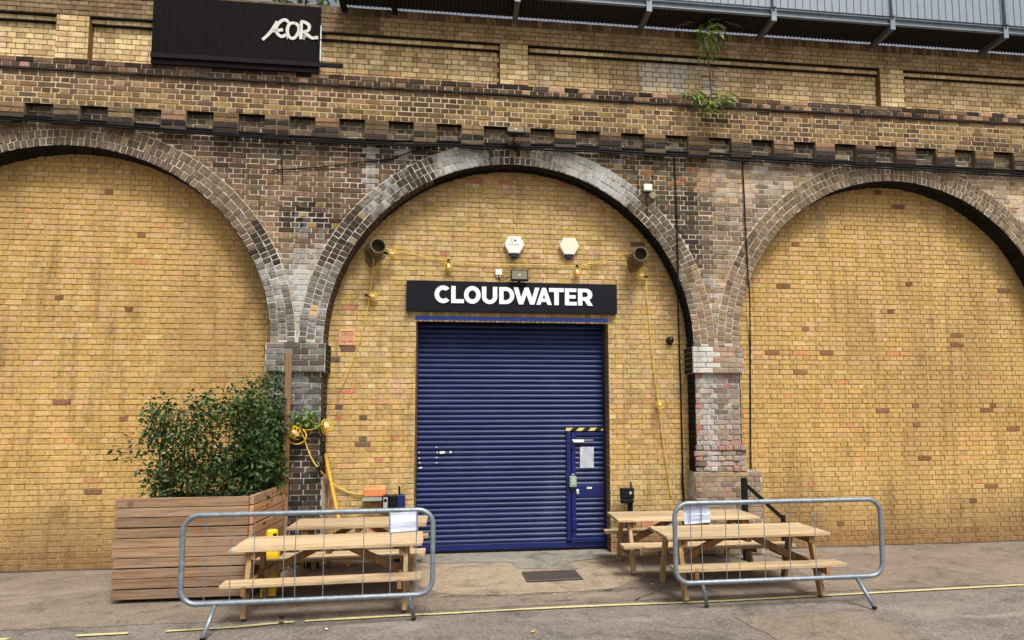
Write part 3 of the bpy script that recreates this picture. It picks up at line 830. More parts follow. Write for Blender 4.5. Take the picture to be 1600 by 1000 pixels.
long_me = slat_mesh(DL + .012, DR - .012); left_me = slat_mesh(DL + .012, WX0)
right_me = slat_mesh(WX1, DR - .012) if False else None
pitch = .0755; z = .135; zs = []
while z < DT - .02: zs.append(z); z += pitch
for z in zs:
    inside = z + pitch > WZ0 and z < WZ1 - .02
    o = meshobj('slat', left_me if inside else long_me, None, shut); at_(o, shut); o.location = (0, SY + random.uniform(-.002, .002), z); o.rotation_euler = (R(random.uniform(-2.5, 2.5)), 0, R(random.uniform(-.08, .08)))
bm = bmesh.new(); box2(bm, (DL + .01, SY - .015, .048), (DR - .01, SY + .02, .135), .004); at_(fin('bottom_rail', bm, BLUE, shut), shut)
bm = bmesh.new(); box2(bm, (DL + .01, SY - .02, .013), (DR - .01, SY + .025, .048)); at_(fin('rubber_seal', bm, RUBBER, shut), shut)
bm = bmesh.new(); box2(bm, (DR - .034, SY - .05, .013), (DR - .003, SY + .03, DT)); at_(fin('guide_rail', bm, NAVY, shut), shut)
bm = bmesh.new(); box2(bm, (DL + .003, SY - .012, .013), (DL + .02, SY + .03, DT)); at_(fin('guide_rail', bm, NAVY, shut), shut)
bm = bmesh.new(); box2(bm, (DL - .02, -.016, DT - .004), (DR + .012, .03, DT + .052), .003); at_(fin('lintel_plate', bm, BLUEB, shut), shut)
bm = bmesh.new(); box2(bm, (DL, .031, DT - .002), (DR, .38, DT + .02)); at_(fin('lintel_soffit', bm, DECKM, shut), shut)
bm = bmesh.new(); box2(bm, (DL, SY + .03, 0), (DR, SY + .05, DT)); at_(fin('backing_sheet', bm, NAVY, shut), shut)
# small scraps of tape and dents left on the slats
for i, (a, c, w_, h_) in enumerate([(691, 707, .075, .034), (704, 706.5, .03, .03), (683, 707, .02, .02), (657, 731, .05, .022), (655, 707, .02, .016), (655, 716, .02, .016), (656, 723, .024, .016), (682, 715, .022, .016), (682, 723, .022, .016), (682, 699, .02, .014), (886, 741, .02, .016), (930, 762, .0, .0)]):
    if not w_: continue
    p = P(a, c, SY - .03); bm = bmesh.new(); box(bm, p, (w_, .004, h_), .001, (0, R(random.uniform(-12, 12)), 0)); at_(fin('tape_scrap', bm, WHITE, shut), shut)
wk = empty('wicket_door', (0, 0, 0)); wk.parent = shut; wk.matrix_parent_inverse = Matrix.Translation(-shut.location)
def wpart(name, a, c, m_, bev=.003):
    bm = bmesh.new(); box2(bm, a, c, bev); o = fin(name, bm, m_, wk); return o
fx = WX0 + .075; YF = SY - .05
wpart('frame_post', (WX0, YF - .01, WZ0), (WX0 + .062, SY + .02, WZ1), BLUE)
wpart('frame_post', (WX0 + .075, YF, WZ0 + .03), (WX0 + .135, SY + .02, WZ1 - .02), BLUE)
wpart('shadow_gap', (WX0 + .062, SY - .005, WZ0), (WX0 + .075, SY + .02, WZ1), NAVY)
wpart('head_rail', (WX0 + .135, YF, WZ1 - .07), (WX1, SY + .02, WZ1 - .02), BLUE)
wpart('sill_rail', (WX0 + .0621, YF, WZ0 - .03), (WX1, SY + .02, WZ0 + .03), BLUE)
wpart('hinge', (WX0 + .058, YF - .035, 1.50), (WX0 + .10, YF, 1.62), NAVY)
wpart('hinge', (WX0 + .07, YF - .03, .32), (WX0 + .145, YF, .47), BLUE)
wz = [WZ0 + .03 + i * pitch for i in range(21)]
LP0 = P(920, 776, SY).z; LP1 = P(920, 757, SY).z
wme = slat_mesh(WX0 + .135, WX1)
for z in wz:
    if z > WZ1 - .14: continue
    o = meshobj('slat', wme, None, wk); o.location = (0, SY - .012, z)
pz0 = P(920, 776, SY).z; pz1 = P(920, 757, SY).z
wpart('lock_panel', (WX0 + .135, YF + .012, pz0), (WX1, SY + .01, pz1), BLUE)
p = P(921, 762.5, YF); wpart('label_plate', (p.x - .038, YF + .005, p.z - .013), (p.x + .038, YF + .013, p.z + .013), WHITE, .001)
p = P(902.5, 768, YF); wpart('key_plate', (p.x - .018, YF - .012, p.z - .035), (p.x + .018, YF + .001, p.z + .035), WHITE, .002)
bm = bmesh.new(); lathe(bm, [(.009, 0), (.009, .02)], 10, Matrix.Translation((p.x, YF - .012, p.z)) @ Matrix.Rotation(R(90), 4, 'X')); fin('lock_cylinder', bm, SILV, wk)
p = P(906, 689, YF); wpart('door_closer', (p.x - .12, YF - .03, p.z - .022), (p.x + .06, YF, p.z + .022), WHITE, .004)
wpart('closer_arm', (p.x + .06, YF - .02, p.z + .006), (p.x + .2, YF - .01, p.z + .018), SILV, .002)
# lock box
p = P(895.5, 753.5, YF - .06); bm = bmesh.new()
lb = empty('lock_box', (p.x, YF, p.z), 0, 'grey green padlocked box on the wicket door post', 'lock box')
bm = bmesh.new(); box2(bm, (-.05, -.065, -.072), (.055, 0, .085), .008); fin('casing', bm, GREY, lb)
bm = bmesh.new(); box2(bm, (-.025, -.071, -.045), (.036, -.064, .055), .004); fin('cover', bm, simple('pale_green_plastic', (158, 186, 156), .5), lb)
bm = bmesh.new(); tube(bm, [(-.015, -.04, .085), (-.015, -.04, .115), (.02, -.04, .115), (.02, -.04, .085)], .006, 8); fin('shackle', bm, SILV, lb)
bm = bmesh.new(); box2(bm, (-.045, -.05, -.125), (-.005, -.005, -.075), .005); fin('conduit', bm, RUST, lb)
# hazard tape above the wicket
m, n, b_ = mat('hazard_tape'); wv = nd(n, 'ShaderNodeTexWave', wave_type='BANDS', bands_direction='DIAGONAL')
mp = nd(n, 'ShaderNodeMapping'); mp.inputs['Scale'].default_value = (1, 0, -1); n.links.new(geo_pos(n), mp.inputs[0]); n.links.new(mp.outputs[0], wv.inputs[0])
wv.inputs['Scale'].default_value = 3.4
n.links.new(ramp(n, wv.outputs['Fac'], [(.46, L3((28, 26, 30))), (.54, L3((214, 198, 120)))]), b_.inputs['Base Color']); b_.inputs['Roughness'].default_value = .4
a = P(884, 682, SY - .05); c = P(945, 686, SY - .05)
bm = bmesh.new(); box2(bm, (a.x, SY - .062, WZ1 + .0), (DR - .04, SY - .022, WZ1 + .046), .002)
props(fin('hazard_tape', bm, m), 'yellow and black striped hazard strip across the top of the wicket door', 'tape')
# paper notice on the wicket
m, n, b_ = mat('printed_paper'); tc = nd(n, 'ShaderNodeTexCoord'); wv = nd(n, 'ShaderNodeTexWave', wave_type='BANDS', bands_direction='Z'); n.links.new(tc.outputs['Object'], wv.inputs[0]); wv.inputs['Scale'].default_value = 22
nn = tex(n, 60, 2, .5, vec=tc.outputs['Object'], mscale=(1, 1, .25))
ln = mth(n, 'MULTIPLY', ramp(n, wv.outputs['Fac'], [(.62, (0, 0, 0)), (.72, (1, 1, 1))]), ramp(n, nn, [(.45, (0, 0, 0)), (.52, (1, 1, 1))]))
n.links.new(mixc(n, mth(n, 'MULTIPLY', ln, .22), L3((238, 242, 250)), L3((90, 94, 110))), b_.inputs['Base Color']); b_.inputs['Roughness'].default_value = .35
PRINT = m
a = P(906, 699, SY - .05); c = P(928, 731, SY - .05)
bm = bmesh.new(); gx, gz = 6, 8
vv = [[bm.verts.new(((i / gx - .5) * (c.x - a.x), .006 * math.sin(i * 1.3) + .004 * math.sin(j * .9 + i), (j / gz - .5) * (a.z - c.z) + (.012 * abs(math.sin(i * 1.9)) if j == gz else 0))) for j in range(gz + 1)] for i in range(gx + 1)]
for i in range(gx):
    for j in range(gz): bm.faces.new((vv[i][j], vv[i + 1][j], vv[i + 1][j + 1], vv[i][j + 1]))
bmesh.ops.solidify(bm, geom=bm.faces[:], thickness=.003)
o = fin('notice', bm, PRINT); o.location = ((a.x + c.x) / 2, SY - .052, (a.z + c.z) / 2); props(o, 'printed white notice in a plastic sleeve taped to the blue wicket door', 'notice')

# ------------------------------------------------------------------ shop sign
st_, sb = P(635, 437, -.09), P(964, 488, -.09)
s0, s1 = P(635, 486.5, -.09), P(964, 445, -.09)
SX0, SX1 = (st_.x + s0.x) / 2, (sb.x + s1.x) / 2
SZ0, SZ1 = (s0.z + sb.z) / 2, (st_.z + s1.z) / 2
sign = empty('shop_sign', ((SX0 + SX1) / 2, 0, (SZ0 + SZ1) / 2), 0, 'long black sign board with raised white capital letters above the shutter', 'sign')
bm = bmesh.new(); box2(bm, (SX0, -.09, SZ0), (SX1, -.006, SZ1), .004); at_(fin('board', bm, SIGNB, sign), sign)
bm = bmesh.new(); box2(bm, (SX0 + .001, -.093, SZ0 - .008), (SX1 - .001, -.01, SZ0 - .0005), .001); at_(fin('edge_trim', bm, BLACK, sign), sign)
S = .255
def arc(cx, cy, rx, ry, a0, a1, n=22): return [(cx + rx * math.cos(R(a0 + (a1 - a0) * k / n)), cy + ry * math.sin(R(a0 + (a1 - a0) * k / n))) for k in range(n + 1)]
GL = {
 'C': (.90, [arc(.51, .5, .51, .52, 44, 318) + arc(.51, .5, .245, .265, 312, 50)]),
 'L': (.74, [[(0, 0), (.74, 0), (.74, .23), (S, .23), (S, 1), (0, 1)]]),
 'O': (1.0, [arc(.5, .5, .5, .52, 0, 360, 40)[:-1], arc(.5, .5, .235, .265, 0, 360, 40)[:-1]]),
 'U': (.88, [[(0, 1), (0, .42)] + arc(.44, .42, .44, .44, 180, 360) + [(.88, 1), (.88 - S, 1), (.88 - S, .42)] + arc(.44, .42, .44 - S, .205, 360, 180) + [(S, 1)]]),
 'D': (.88, [[(0, 0), (.38, 0)] + arc(.38, .5, .5, .5, -90, 90) + [(0, 1)], [(S, .23), (S, .77), (.38, .77)] + arc(.38, .5, .25, .27, 90, -90)]),
 'W': (1.5, [[(.0, 1), (.30, 0), (.55, 0), (.75, .56), (.95, 0), (1.20, 0), (1.5, 1), (1.24, 1), (1.075, .40), (.87, 1), (.64, 1), (.43, .40), (.27, 1)]]),
 'A': (1.0, [[(0, 0), (.27, 0), (.335, .17), (.665, .17), (.73, 0), (1.0, 0), (.625, 1), (.375, 1)], [(.41, .37), (.59, .37), (.5, .63)]]),
 'T': (.84, [[(.29, 0), (.55, 0), (.55, .77), (.84, .77), (.84, 1), (0, 1), (0, .77), (.29, .77)]]),
 'E': (.70, [[(0, 0), (.70, 0), (.70, .21), (.25, .21), (.25, .40), (.64, .40), (.64, .60), (.25, .60), (.25, .79), (.69, .79), (.69, 1), (0, 1)]]),
 'R': (.84, [[(0, 0), (.25, 0), (.25, .29), (.37, .29), (.55, 0), (.85, 0), (.64, .34)] + arc(.46, .645, .36, .355, -62, 90) + [(0, 1)], [(.25, .50), (.25, .79), (.44, .79)] + arc(.44, .645, .12, .145, 90, -90)]),
}
XS = {0: (679, 702.6), 1: (705, 725), 2: (725, 751), 3: (753, 777), 4: (780, 803.6), 5: (802.4, 843), 6: (838, 862), 7: (858, 881), 8: (882.6, 901), 9: (903, 926)}
for i, ch in enumerate('CLOUDWATER'):
    wd, loops = GL[ch]; cu = bpy.data.curves.new('letter', 'CURVE'); cu.dimensions = '2D'; cu.fill_mode = 'BOTH'; cu.extrude = .006
    xa, xb = P(XS[i][0], 462, -.1).x, P(XS[i][1], 462, -.1).x
    yt = 446.8 + (XS[i][0] - 705) * .0205; za, zb = P(XS[i][0], yt + 26.6, -.1).z, P(XS[i][0], yt, -.1).z
    for lp in loops:
        sp = cu.splines.new('POLY'); sp.points.add(len(lp) - 1); sp.use_cyclic_u = True
        for q, (a, c) in zip(sp.points, lp): q.co = (a / wd * (xb - xa), c * (zb - za), 0, 1)
    t = bpy.data.objects.new('t', cu); C.objects.link(t); bpy.context.view_layer.update()
    me = bpy.data.meshes.new_from_object(t.evaluated_get(bpy.context.evaluated_depsgraph_get())); bpy.data.objects.remove(t)
    me.name = 'letter'; me.materials.clear(); me.transform(Matrix.Rotation(R(90), 4, 'X'))
    o = meshobj('letter', me, LETTER, sign); at_(o, sign); o.location = (xa, -.0965, za)

# ------------------------------------------------------------------ fittings on the wall
def alarm(px, py, label, marked, m_):
    p = P(px, py, -.04); o = empty('alarm_box', (p.x, 0, p.z), 0, label, 'alarm box', 'hexagonal alarm boxes on the wall')
    hx = [(-.092, .132), (.092, .132), (.148, .014), (.148, -.004), (.078, -.125), (-.078, -.125), (-.148, -.004), (-.148, .014)]
    def shell(pts, y0, y1, ins):
        bm = bmesh.new(); A = [bm.verts.new((a, y0, c)) for a, c in pts]; B_ = [bm.verts.new((a, y1 + .018, c)) for a, c in pts]; D_ = [bm.verts.new((a * ins, y1, c * ins)) for a, c in pts]; n_ = len(pts)
        for i in range(n_):
            j = (i + 1) % n_; bm.faces.new((A[i], A[j], B_[j], B_[i])); bm.faces.new((B_[i], B_[j], D_[j], D_[i]))
        bm.faces.new(D_); bmesh.ops.recalc_face_normals(bm, faces=bm.faces); return bm
    fin('cover', shell(hx, 0, -.085, .93), m_, o)
    fin('strobe_lens', shell([(-.07, -.127), (.07, -.127), (.034, -.178), (-.034, -.178)], 0, -.07, .97), NAVY, o)
    if marked:
        bm = bmesh.new(); lathe(bm, [(.017, 0), (.017, .003)], 16, Matrix.Translation((.012, -.085, .07)) @ Matrix.Rotation(R(90), 4, 'X')); fin('logo_dot', bm, NAVY, o)
        bm = bmesh.new(); lathe(bm, [(.009, 0), (.009, .003)], 12, Matrix.Translation((.02, -.0885, .079)) @ Matrix.Rotation(R(90), 4, 'X')); fin('logo_cutout', bm, WHITE, o)
        bm = bmesh.new(); tube(bm, [(-.005 + .04 * math.cos(R(t)), -.0865, .07 + .038 * math.sin(R(t))) for t in range(120, 250, 12)], .003, 5); fin('logo_arc', bm, simple('red_print', (190, 60, 70), .5), o)
        for a in range(9):
            bm = bmesh.new(); box2(bm, (-.075 + a * .017, -.0875, .002), (-.066 + a * .017, -.085, .014)); fin('logo_letter', bm, simple('grey_print', (150, 150, 175), .5) if a == 0 else bpy.data.materials['grey_print'], o)
alarm(803.5, 384, 'white hexagonal alarm box with a small round emblem, above the spotlight', True, WHITE)
alarm(889, 386, 'plain cream hexagonal alarm box, right of its emblem bearing twin', False, CREAM)

def floodlight(px, py, Y, w_, h_, tilt, label, post, mount):
    p = P(px, py, Y); o = empty('floodlight', p, 0, label, 'floodlight')
    rt = (R(tilt), 0, 0)
    bm = bmesh.new(); box(bm, (0, 0, 0), (w_, .05, h_), .008, rt); fin('housing', bm, BLACK, o)
    rm = Matrix.Rotation(R(tilt), 4, 'X')
    bm = bmesh.new(); box(bm, rm @ Vector((0, -.027, 0)), (w_ - .035, .006, h_ - .035), .002, rt); fin('glass', bm, CLEARM, o)
    bm = bmesh.new(); box(bm, rm @ Vector((0, -.031, 0)), (.03, .004, .03), .002, rt); fin('led_chip', bm, YEL, o)
    bm = bmesh.new(); box2(bm, (-w_ * .3, .03, -.012), (w_ * .3, .05, .012), .002); box2(bm, (-.02, .03, post[0]), (.02, .045, post[1]), .002); box2(bm, (-.02, .03, post[1] - .02 if mount > 0 else post[0]), (.02, .03 + abs(mount), (post[1] if mount > 0 else post[0] + .02)), .002); fin('bracket', bm, BLACK, o)
    return o
fl = floodlight(811.5, 430.5, -.13, .255, .165, -8, 'black floodlight with tan glass on a stem above the sign', (-.16, 0), -.06)
fl2 = floodlight(806, 204.5, -.56, .26, .16, -34, 'black floodlight fixed over the arch crown among the dentils', (-.06, .05), .16)
def small_box(name, px, py, Y, s, m_, label, cat, rot=0):
    p = P(px, py, Y); bm = bmesh.new(); box(bm, (0, -s[1] / 2, 0), s, .006, (0, R(rot), 0)); o = fin(name, bm, m_); o.location = p; return props(o, label, cat)
jb = empty('junction_box', P(779, 426.5, 0), 0, 'small white junction box left of the floodlight above the sign', 'junction box')
bm = bmesh.new(); box(bm, (0, -.025, 0), (.10, .05, .09), .006); fin('case', bm, WHITE, jb)
for dx in (-.02, .02):
    bm = bmesh.new(); lathe(bm, [(.012, 0), (.014, -.02), (.009, -.03)][::-1], 10, Matrix.Translation((dx, -.025, -.045))); fin('cable_gland', bm, WHITE, jb)
def cable(name, pts, rad, m_, label, cat='cable', n=6, group=None):
    bm = bmesh.new(); tube(bm, curve_pts(pts, n), rad, 6); return props(fin(name, bm, m_, None, True), label, cat, group)
cable('lamp_cable', [P(779, 433, -.02), P(783, 438, -.03), P(790, 436, -.04), P(797, 432, -.06), P(802, 432, -.1)], .005, RUBBER, 'thin black lead between junction box and floodlight over the sign')
jb2 = empty('junction_box', P(1011, 294.5, FY - .012), 0, 'pale grey junction box on the right haunch of the arch', 'junction box')
bm = bmesh.new(); box(bm, (0, -.03, 0), (.125, .06, .10), .006); fin('case', bm, WHITE, jb2)
bm = bmesh.new(); lathe(bm, [(.055, 0), (.055, .03), (.04, .04)], 14, Matrix.Translation((.075, 0, -.115)) @ Matrix.Rotation(R(90), 4, 'X')); fin('round_cover', bm, simple('stone_cap', (140, 128, 98), .8), jb2)

# stub pipes
def pipe(pb, pm, label, lean):
    a = P(*pb, 0.02); d = Vector(lean).normalized(); b0 = a; b1 = a + d * .42
    o = empty('stub_pipe', a, 0, label, 'pipe', 'stub pipes through the wall')
    rt = d.to_track_quat('Z', 'Y').to_matrix().to_4x4()
    ro, ri = .108, .092
    bm = bmesh.new(); sg = 24; pr = [(ro, -.1), (ro, .40), (ri, .40), (ri, .05)]; rings = [[bm.verts.new(rt @ Vector((rr * math.cos(2 * math.pi * k / sg), rr * math.sin(2 * math.pi * k / sg), z))) for k in range(sg)] for rr, z in pr]
    for i in range(3):
        for k in range(sg): bm.faces.new((rings[i][k], rings[i][(k + 1) % sg], rings[i + 1][(k + 1) % sg], rings[i + 1][k]))
    bm.faces.new(rings[3]); bmesh.ops.recalc_face_normals(bm, faces=bm.faces); fin('barrel', bm, PIPEM, o)
    bm = bmesh.new(); lathe(bm, [(ri - .002, .052), (ri - .002, .054)], sg, rt); fin('dark_core', bm, BLACK, o)
    bm = bmesh.new(); lathe(bm, [(ro + .001, .2), (ro + .006, .205), (ro + .006, .235), (ro + .001, .24)], sg, rt); fin('clamp_band', bm, PIPEM, o)
    bm = bmesh.new()                                                   # rough cement collar
    vv = []
    for k in range(22):
        t = 2 * math.pi * k / 22; rr = .15 + .035 * math.sin(3 * t + 1) + random.uniform(-.012, .012)
        vv.append((bm.verts.new((rr * math.cos(t), -.029, rr * math.sin(t) - .03)), bm.verts.new((.10 * math.cos(t), -.055, .10 * math.sin(t)))))
    for k in range(22): bm.faces.new((vv[k][0], vv[(k + 1) % 22][0], vv[(k + 1) % 22][1], vv[k][1]))
    bm.faces.new([v[1] for v in vv]); bmesh.ops.recalc_face_normals(bm, faces=bm.faces); fin('cement_collar', bm, simple('dirty_cement', (120, 98, 64), .95, 0, .4, 25), o)
pipe((584, 397), None, 'rusty stub pipe poking out of the wall at the left of the arch', (.30, -1, .06))
pipe((991, 407), None, 'rusty stub pipe poking out of the wall at the right of the arch', (-.02, -1, .0))

# dome cameras
def dome(px, py, Y, label):
    p = P(px, py, Y); o = empty('dome_camera', p, 0, label, 'camera')
    mt = Matrix.Rotation(R(90), 4, 'X')
    bm = bmesh.new(); lathe(bm, [(.055, 0), (.055, .05), (.05, .055)], 18, mt); fin('base', bm, BLACK, o)
    bm = bmesh.new(); lathe(bm, [(.046 * math.cos(R(t)), .055 + .046 * math.sin(R(t))) for t in range(0, 90, 15)], 18, mt); fin('dome', bm, simple('smoked_dome', (26, 26, 30), .12) if 'smoked_dome' not in bpy.data.materials else bpy.data.materials['smoked_dome'], o, True)
    bm = bmesh.new(); box2(bm, (-.03, -.03, -.065), (.03, 0, -.05), .004); fin('cable_entry', bm, BLACK, o)
dome(1046, 532, 0, 'black dome camera on the tan brick right of the shutter')
dome(806, 229, FY - .03, 'black dome camera hung from the cables at the arch crown')

# terracotta air bricks
def vent(px, py, Y, s, label):
    p = P(px, py, Y); o = empty('air_brick', (p.x, Y - .008, p.z), 0, label, 'vent', 'terracotta air bricks')
    bm = bmesh.new(); box2(bm, (-s[0] / 2, .002, -s[1] / 2), (s[0] / 2, .006, s[1] / 2)); fin('dark_backing', bm, simple('vent_dark', (24, 12, 10), .95) if 'vent_dark' not in bpy.data.materials else bpy.data.materials['vent_dark'], o)
    for a, c in (((-s[0] / 2, -.02, -s[1] / 2), (s[0] / 2, .006, -s[1] / 2 + .02)), ((-s[0] / 2, -.02, s[1] / 2 - .02), (s[0] / 2, .006, s[1] / 2)), ((-s[0] / 2, -.02, -s[1] / 2 + .02), (-s[0] / 2 + .02, .006, s[1] / 2 - .02)), ((s[0] / 2 - .02, -.02, -s[1] / 2 + .02), (s[0] / 2, .006, s[1] / 2 - .02))):
        bm = bmesh.new(); box2(bm, a, c, .002); fin('frame', bm, TERRA, o)
    nx, nz_ = 8, max(4, int(s[1] / .028))
    for k in range(1, nx):
        x = -s[0] / 2 + .01 + (s[0] - .02) * k / nx; bm = bmesh.new(); box2(bm, (x - .0045, -.014, -s[1] / 2 + .02), (x + .0045, .002, s[1] / 2 - .02)); fin('bar', bm, TERRA, o)
    for k in range(1, nz_):
        z = -s[1] / 2 + .01 + (s[1] - .02) * k / nz_; bm = bmesh.new(); box2(bm, (-s[0] / 2 + .02, -.016, z - .0045), (s[0] / 2 - .02, -.0145, z + .0045)); fin('bar', bm, TERRA, o)
vent(542.5, 527.5, 0, (.215, .215), 'pink terracotta air brick beside the left springing of the arch')
vent(587, 830, 0, (.23, .14), 'terracotta air brick low down behind the back left picnic table')
vent(1013, 819, 0, (.2, .15), 'terracotta air brick low down behind the back right picnic table')

# caged festoon lamps on yellow cable
def cage_lamp(px, py, Y, axis, label, size=1.0):
    p = P(px, py, Y); o = empty('cage_lamp', p, 0, label, 'lamp', 'yellow caged festoon lamps'); rt = Vector(axis).normalized().to_track_quat('Z', 'Y').to_matrix().to_4x4() @ Matrix.Scale(size, 4)
    bm = bmesh.new(); lathe(bm, [(.018, -.09), (.022, -.085), (.022, -.035), (.016, -.03)], 12, rt); fin('lamp_holder', bm, BLACK, o)
    bm = bmesh.new(); lathe(bm, [(.012, -.03), (.016, -.015), (.028, .015), (.030, .03), (.024, .048), (.008, .058)], 14, rt); fin('bulb', bm, BULB, o, True)
    bm = bmesh.new()
    for k in range(6):
        t = 2 * math.pi * k / 6; pts = [(.024, -.05), (.045, -.03), (.056, .0), (.060, .06), (.050, .085)]
        tube(bm, [rt @ Vector((a * math.cos(t), a * math.sin(t), c)) for a, c in pts], .0032 * size, 5)
    for a, c in ((.057, .015), (.0605, .06), (.05, .086)):
        tube(bm, [rt @ Vector((a * math.cos(R(t)), a * math.sin(R(t)), c)) for t in range(0, 361, 24)], .0036 * size, 5)
    fin('cage', bm, YEL, o); return o
cage_lamp(610, 396, -.16, (1, -.1, -.15), 'yellow caged lamp lying sideways against the left stub pipe')
cage_lamp(701, 414.5, -.07, (.05, -.15, -1), 'yellow caged lamp hanging left of the alarm boxes above the sign')
cage_lamp(902, 423.5, -.07, (0, -.15, -1), 'yellow caged lamp hanging under the cream alarm box')
cage_lamp(1003, 431, -.09, (-1, -.2, .1), 'yellow caged lamp lying sideways below the right stub pipe')
cage_lamp(580, 462.5, -.08, (1, -.2, -.2), 'yellow caged lamp hanging halfway between left stub pipe and air brick')
cage_lamp(1030, 632, -.10, (0, -1, -.1), 'yellow caged lamp facing out at mid height right of the shutter')
cage_lamp(509, 663, -.36, (.45, -.25, -1), 'yellow caged lamp hanging on the corner of the left pier', 1.25)
cage_lamp(463, 679, -.44, (-.3, -.3, .35), 'yellow caged lamp inside the coil of cable on the left pier', 1.3)
YC = simple('yellow_cable', (224, 190, 72), .5)
cable('festoon_cable', [P(600, 388, -.2), P(620, 392, -.14), P(660, 400, -.05), P(701, 408, -.04), P(745, 412.5, -.04), P(800, 414, -.04), P(850, 414, -.04), P(902, 415, -.04), P(940, 408, -.05), P(970, 399, -.08), P(992, 394, -.25)], .0058, YC, 'yellow festoon cable strung across the wall between the two stub pipes')
cable('festoon_cable', [P(584, 404, -.25), P(582, 430, -.12), P(578, 458, -.05), P(572, 495, -.04), P(562, 530, -.04), P(548, 572, -.04), P(531, 609, -.04)], .0058, YC, 'yellow cable running down from the left stub pipe past the air brick')
cable('festoon_cable', [P(1006, 405, -.38), P(1008, 430, -.1), P(1013, 480, -.04), P(1018, 540, -.04), P(1025, 600, -.04), P(1030, 632, -.05), P(1035, 680, -.04), P(1042, 730, -.03), P(1049, 778, -.03)], .0058, YC, 'yellow cable running down the wall right of the shutter')
cl = [P(508, 655, -.37), P(497, 667, -.38), P(482, 672, -.38), P(470, 670, -.42)]
cl += [P(463 + 15 * math.cos(R(t)) + t * .002, 681 + 13 * math.sin(R(t)), -.40 - .02 * math.sin(t)) for t in range(-60, 640, 30)]
cl += [P(474, 682, -.40), P(482, 705, -.38), P(490, 722, -.38), P(498, 732, -.38), P(506, 742, -.3), P(513, 749, -.1), P(525, 759, -.05), P(540, 767, -.04), P(556, 771.5, -.04), P(571, 772.5, -.05)]
cable('festoon_cable', cl, .0085, YC, 'yellow cable coiled on the left pier and looping down to the orange box', n=4)
small_box('cable_clip', 499, 732, FY - .06, (.06, .05, .05), BLACK, 'small black clip holding the yellow cable to the left pier', 'clip')
small_box('socket_box', 501, 717, FY - .06, (.05, .05, .075), simple('dark_grey_plastic', (64, 62, 62), .5), 'small dark socket box on the left pier above the yellow cable clip', 'socket')

# dark cables
UYC = FY - .07
for i, (dy, rr, nm) in enumerate(((0, .021, 'thick black cable, upper of the bundle along the foot of the dentils'), (4.0, .017, 'black cable, middle of the bundle along the foot of the dentils'), (7.5, .013, 'thin black cable, lowest of the bundle sagging over the arch crown'))):
    pts = [(a, c + dy + 2.2 * nz(a * .01, i, 3, i)) for a, c in [(-40, 175), (200, 193), (426, 211), (500, 214.5), (560, 218.5), (640, 220.5), (700, 221.5), (760, 224), (806, 225.5), (860, 226.5), (930, 230), (1000, 234), (1060, 237.5), (1120, 241.5), (1174, 244), (1400, 257), (1640, 270)]]
    cable('wall_cable', [P(a, c, UYC - .025 * i) for a, c in pts], rr, RUBBER, nm)
cable('wall_cable', [P(426, 266, FY - .025), P(500, 261, FY - .025), P(560, 254, FY - .025), P(610, 248, FY - .025), P(645, 236, FY - .03), P(680, 229, FY - .05)], .008, RUBBER, 'thin black cable rising across the left spandrel to the arch crown')
cable('wall_cable', [P(437, 212, FY - .05), P(438, 236, FY - .03), P(441, 262, FY - .03), P(442, 290, FY - .03)], .007, RUBBER, 'short black cable hanging down the left spandrel by the photo edge')
cable('wall_cable', [P(1053, 238, FY - .05), P(1054, 262, FY - .03), P(1056, 300, FY - .03), P(1058, 360, FY - .03), P(1059.5, 420, FY - .035), P(1060, 452, FY - .03), P(1059, 470, -.05), P(1061.5, 540, -.035), P(1064, 620, -.035), P(1066, 700, -.035), P(1067, 745, -.035), P(1070, 800, -.035), P(1071, 850, -.035)], .010, RUBBER, 'long black cable dropping past the right haunch to the ground')
cable('wall_cable', [P(1066, 735, -.05), P(1066, 760, -.05), P(1068, 800, -.05), P(1069, 850, -.05)], .008, RUBBER, 'second short black cable beside the long one, low on the right')
cable('wall_cable', [P(1160, 242, FY - .05), P(1160.5, 262, FY - .03), P(1163, 310, FY - .03), P(1165, 360, FY - .03), P(1168, 410, FY - .03), P(1169, 440, FY - .03), P(1171, 458, -.2), P(1172, 520, -.035), P(1173, 700, -.035), P(1174, 860, -.035)], .010, RUBBER, 'black cable dropping down the pale brick at the right photo edge')
cable('wall_cable', [P(1045, 256, FY - .03), P(1028, 263, FY - .03), P(1020, 275, FY - .03), P(1018, 291, FY - .03)], .006, RUBBER, 'thin black cable curving into the top of the grey junction box')
cable('wall_cable', [P(975, 263, FY - .03), P(988, 264, FY - .03), P(995, 272, FY - .03), P(997, 290, FY - .03), P(997, 305, FY - .03)], .006, RUBBER, 'thin black cable hooked down left of the grey junction box')
cable('wall_cable', [P(1010.5, 300, FY - .03), P(1011, 318, FY - .03), P(1011.5, 336, FY - .03)], .006, RUBBER, 'short thin cable hanging under the grey junction box')
cable('wall_cable', [(CX0 + (RI - .03) * math.cos(R(t)), -.13, SPZ + (RI - .03) * math.sin(R(t))) for t in range(4, 140, 6)], .011, RUBBER, 'black cable clipped along the underside of the middle arch', n=2)
# orange box with its tray
p = P(587, 769.5, 0); o = empty('wall_box', (p.x, 0, p.z), 0, 'orange box over a grey tray fixed to the wall left of the shutter', 'wall box')
bm = bmesh.new(); box2(bm, (-.155, -.10, -.05), (.15, -.009, .062), .012); fin('orange_cover', bm, ORANGE, o)
bm = bmesh.new(); box2(bm, (-.17, -.13, -.105), (.16, -.009, -.085), .004); box2(bm, (-.16, -.12, -.084), (.15, -.009, -.058), .003); fin('tray', bm, GREY, o)
bm = bmesh.new(); box2(bm, (-.06, -.11, -.13), (.06, -.02, -.106), .01); fin('drip_cup', bm, simple('bronze_plastic', (112, 96, 72), .6), o)
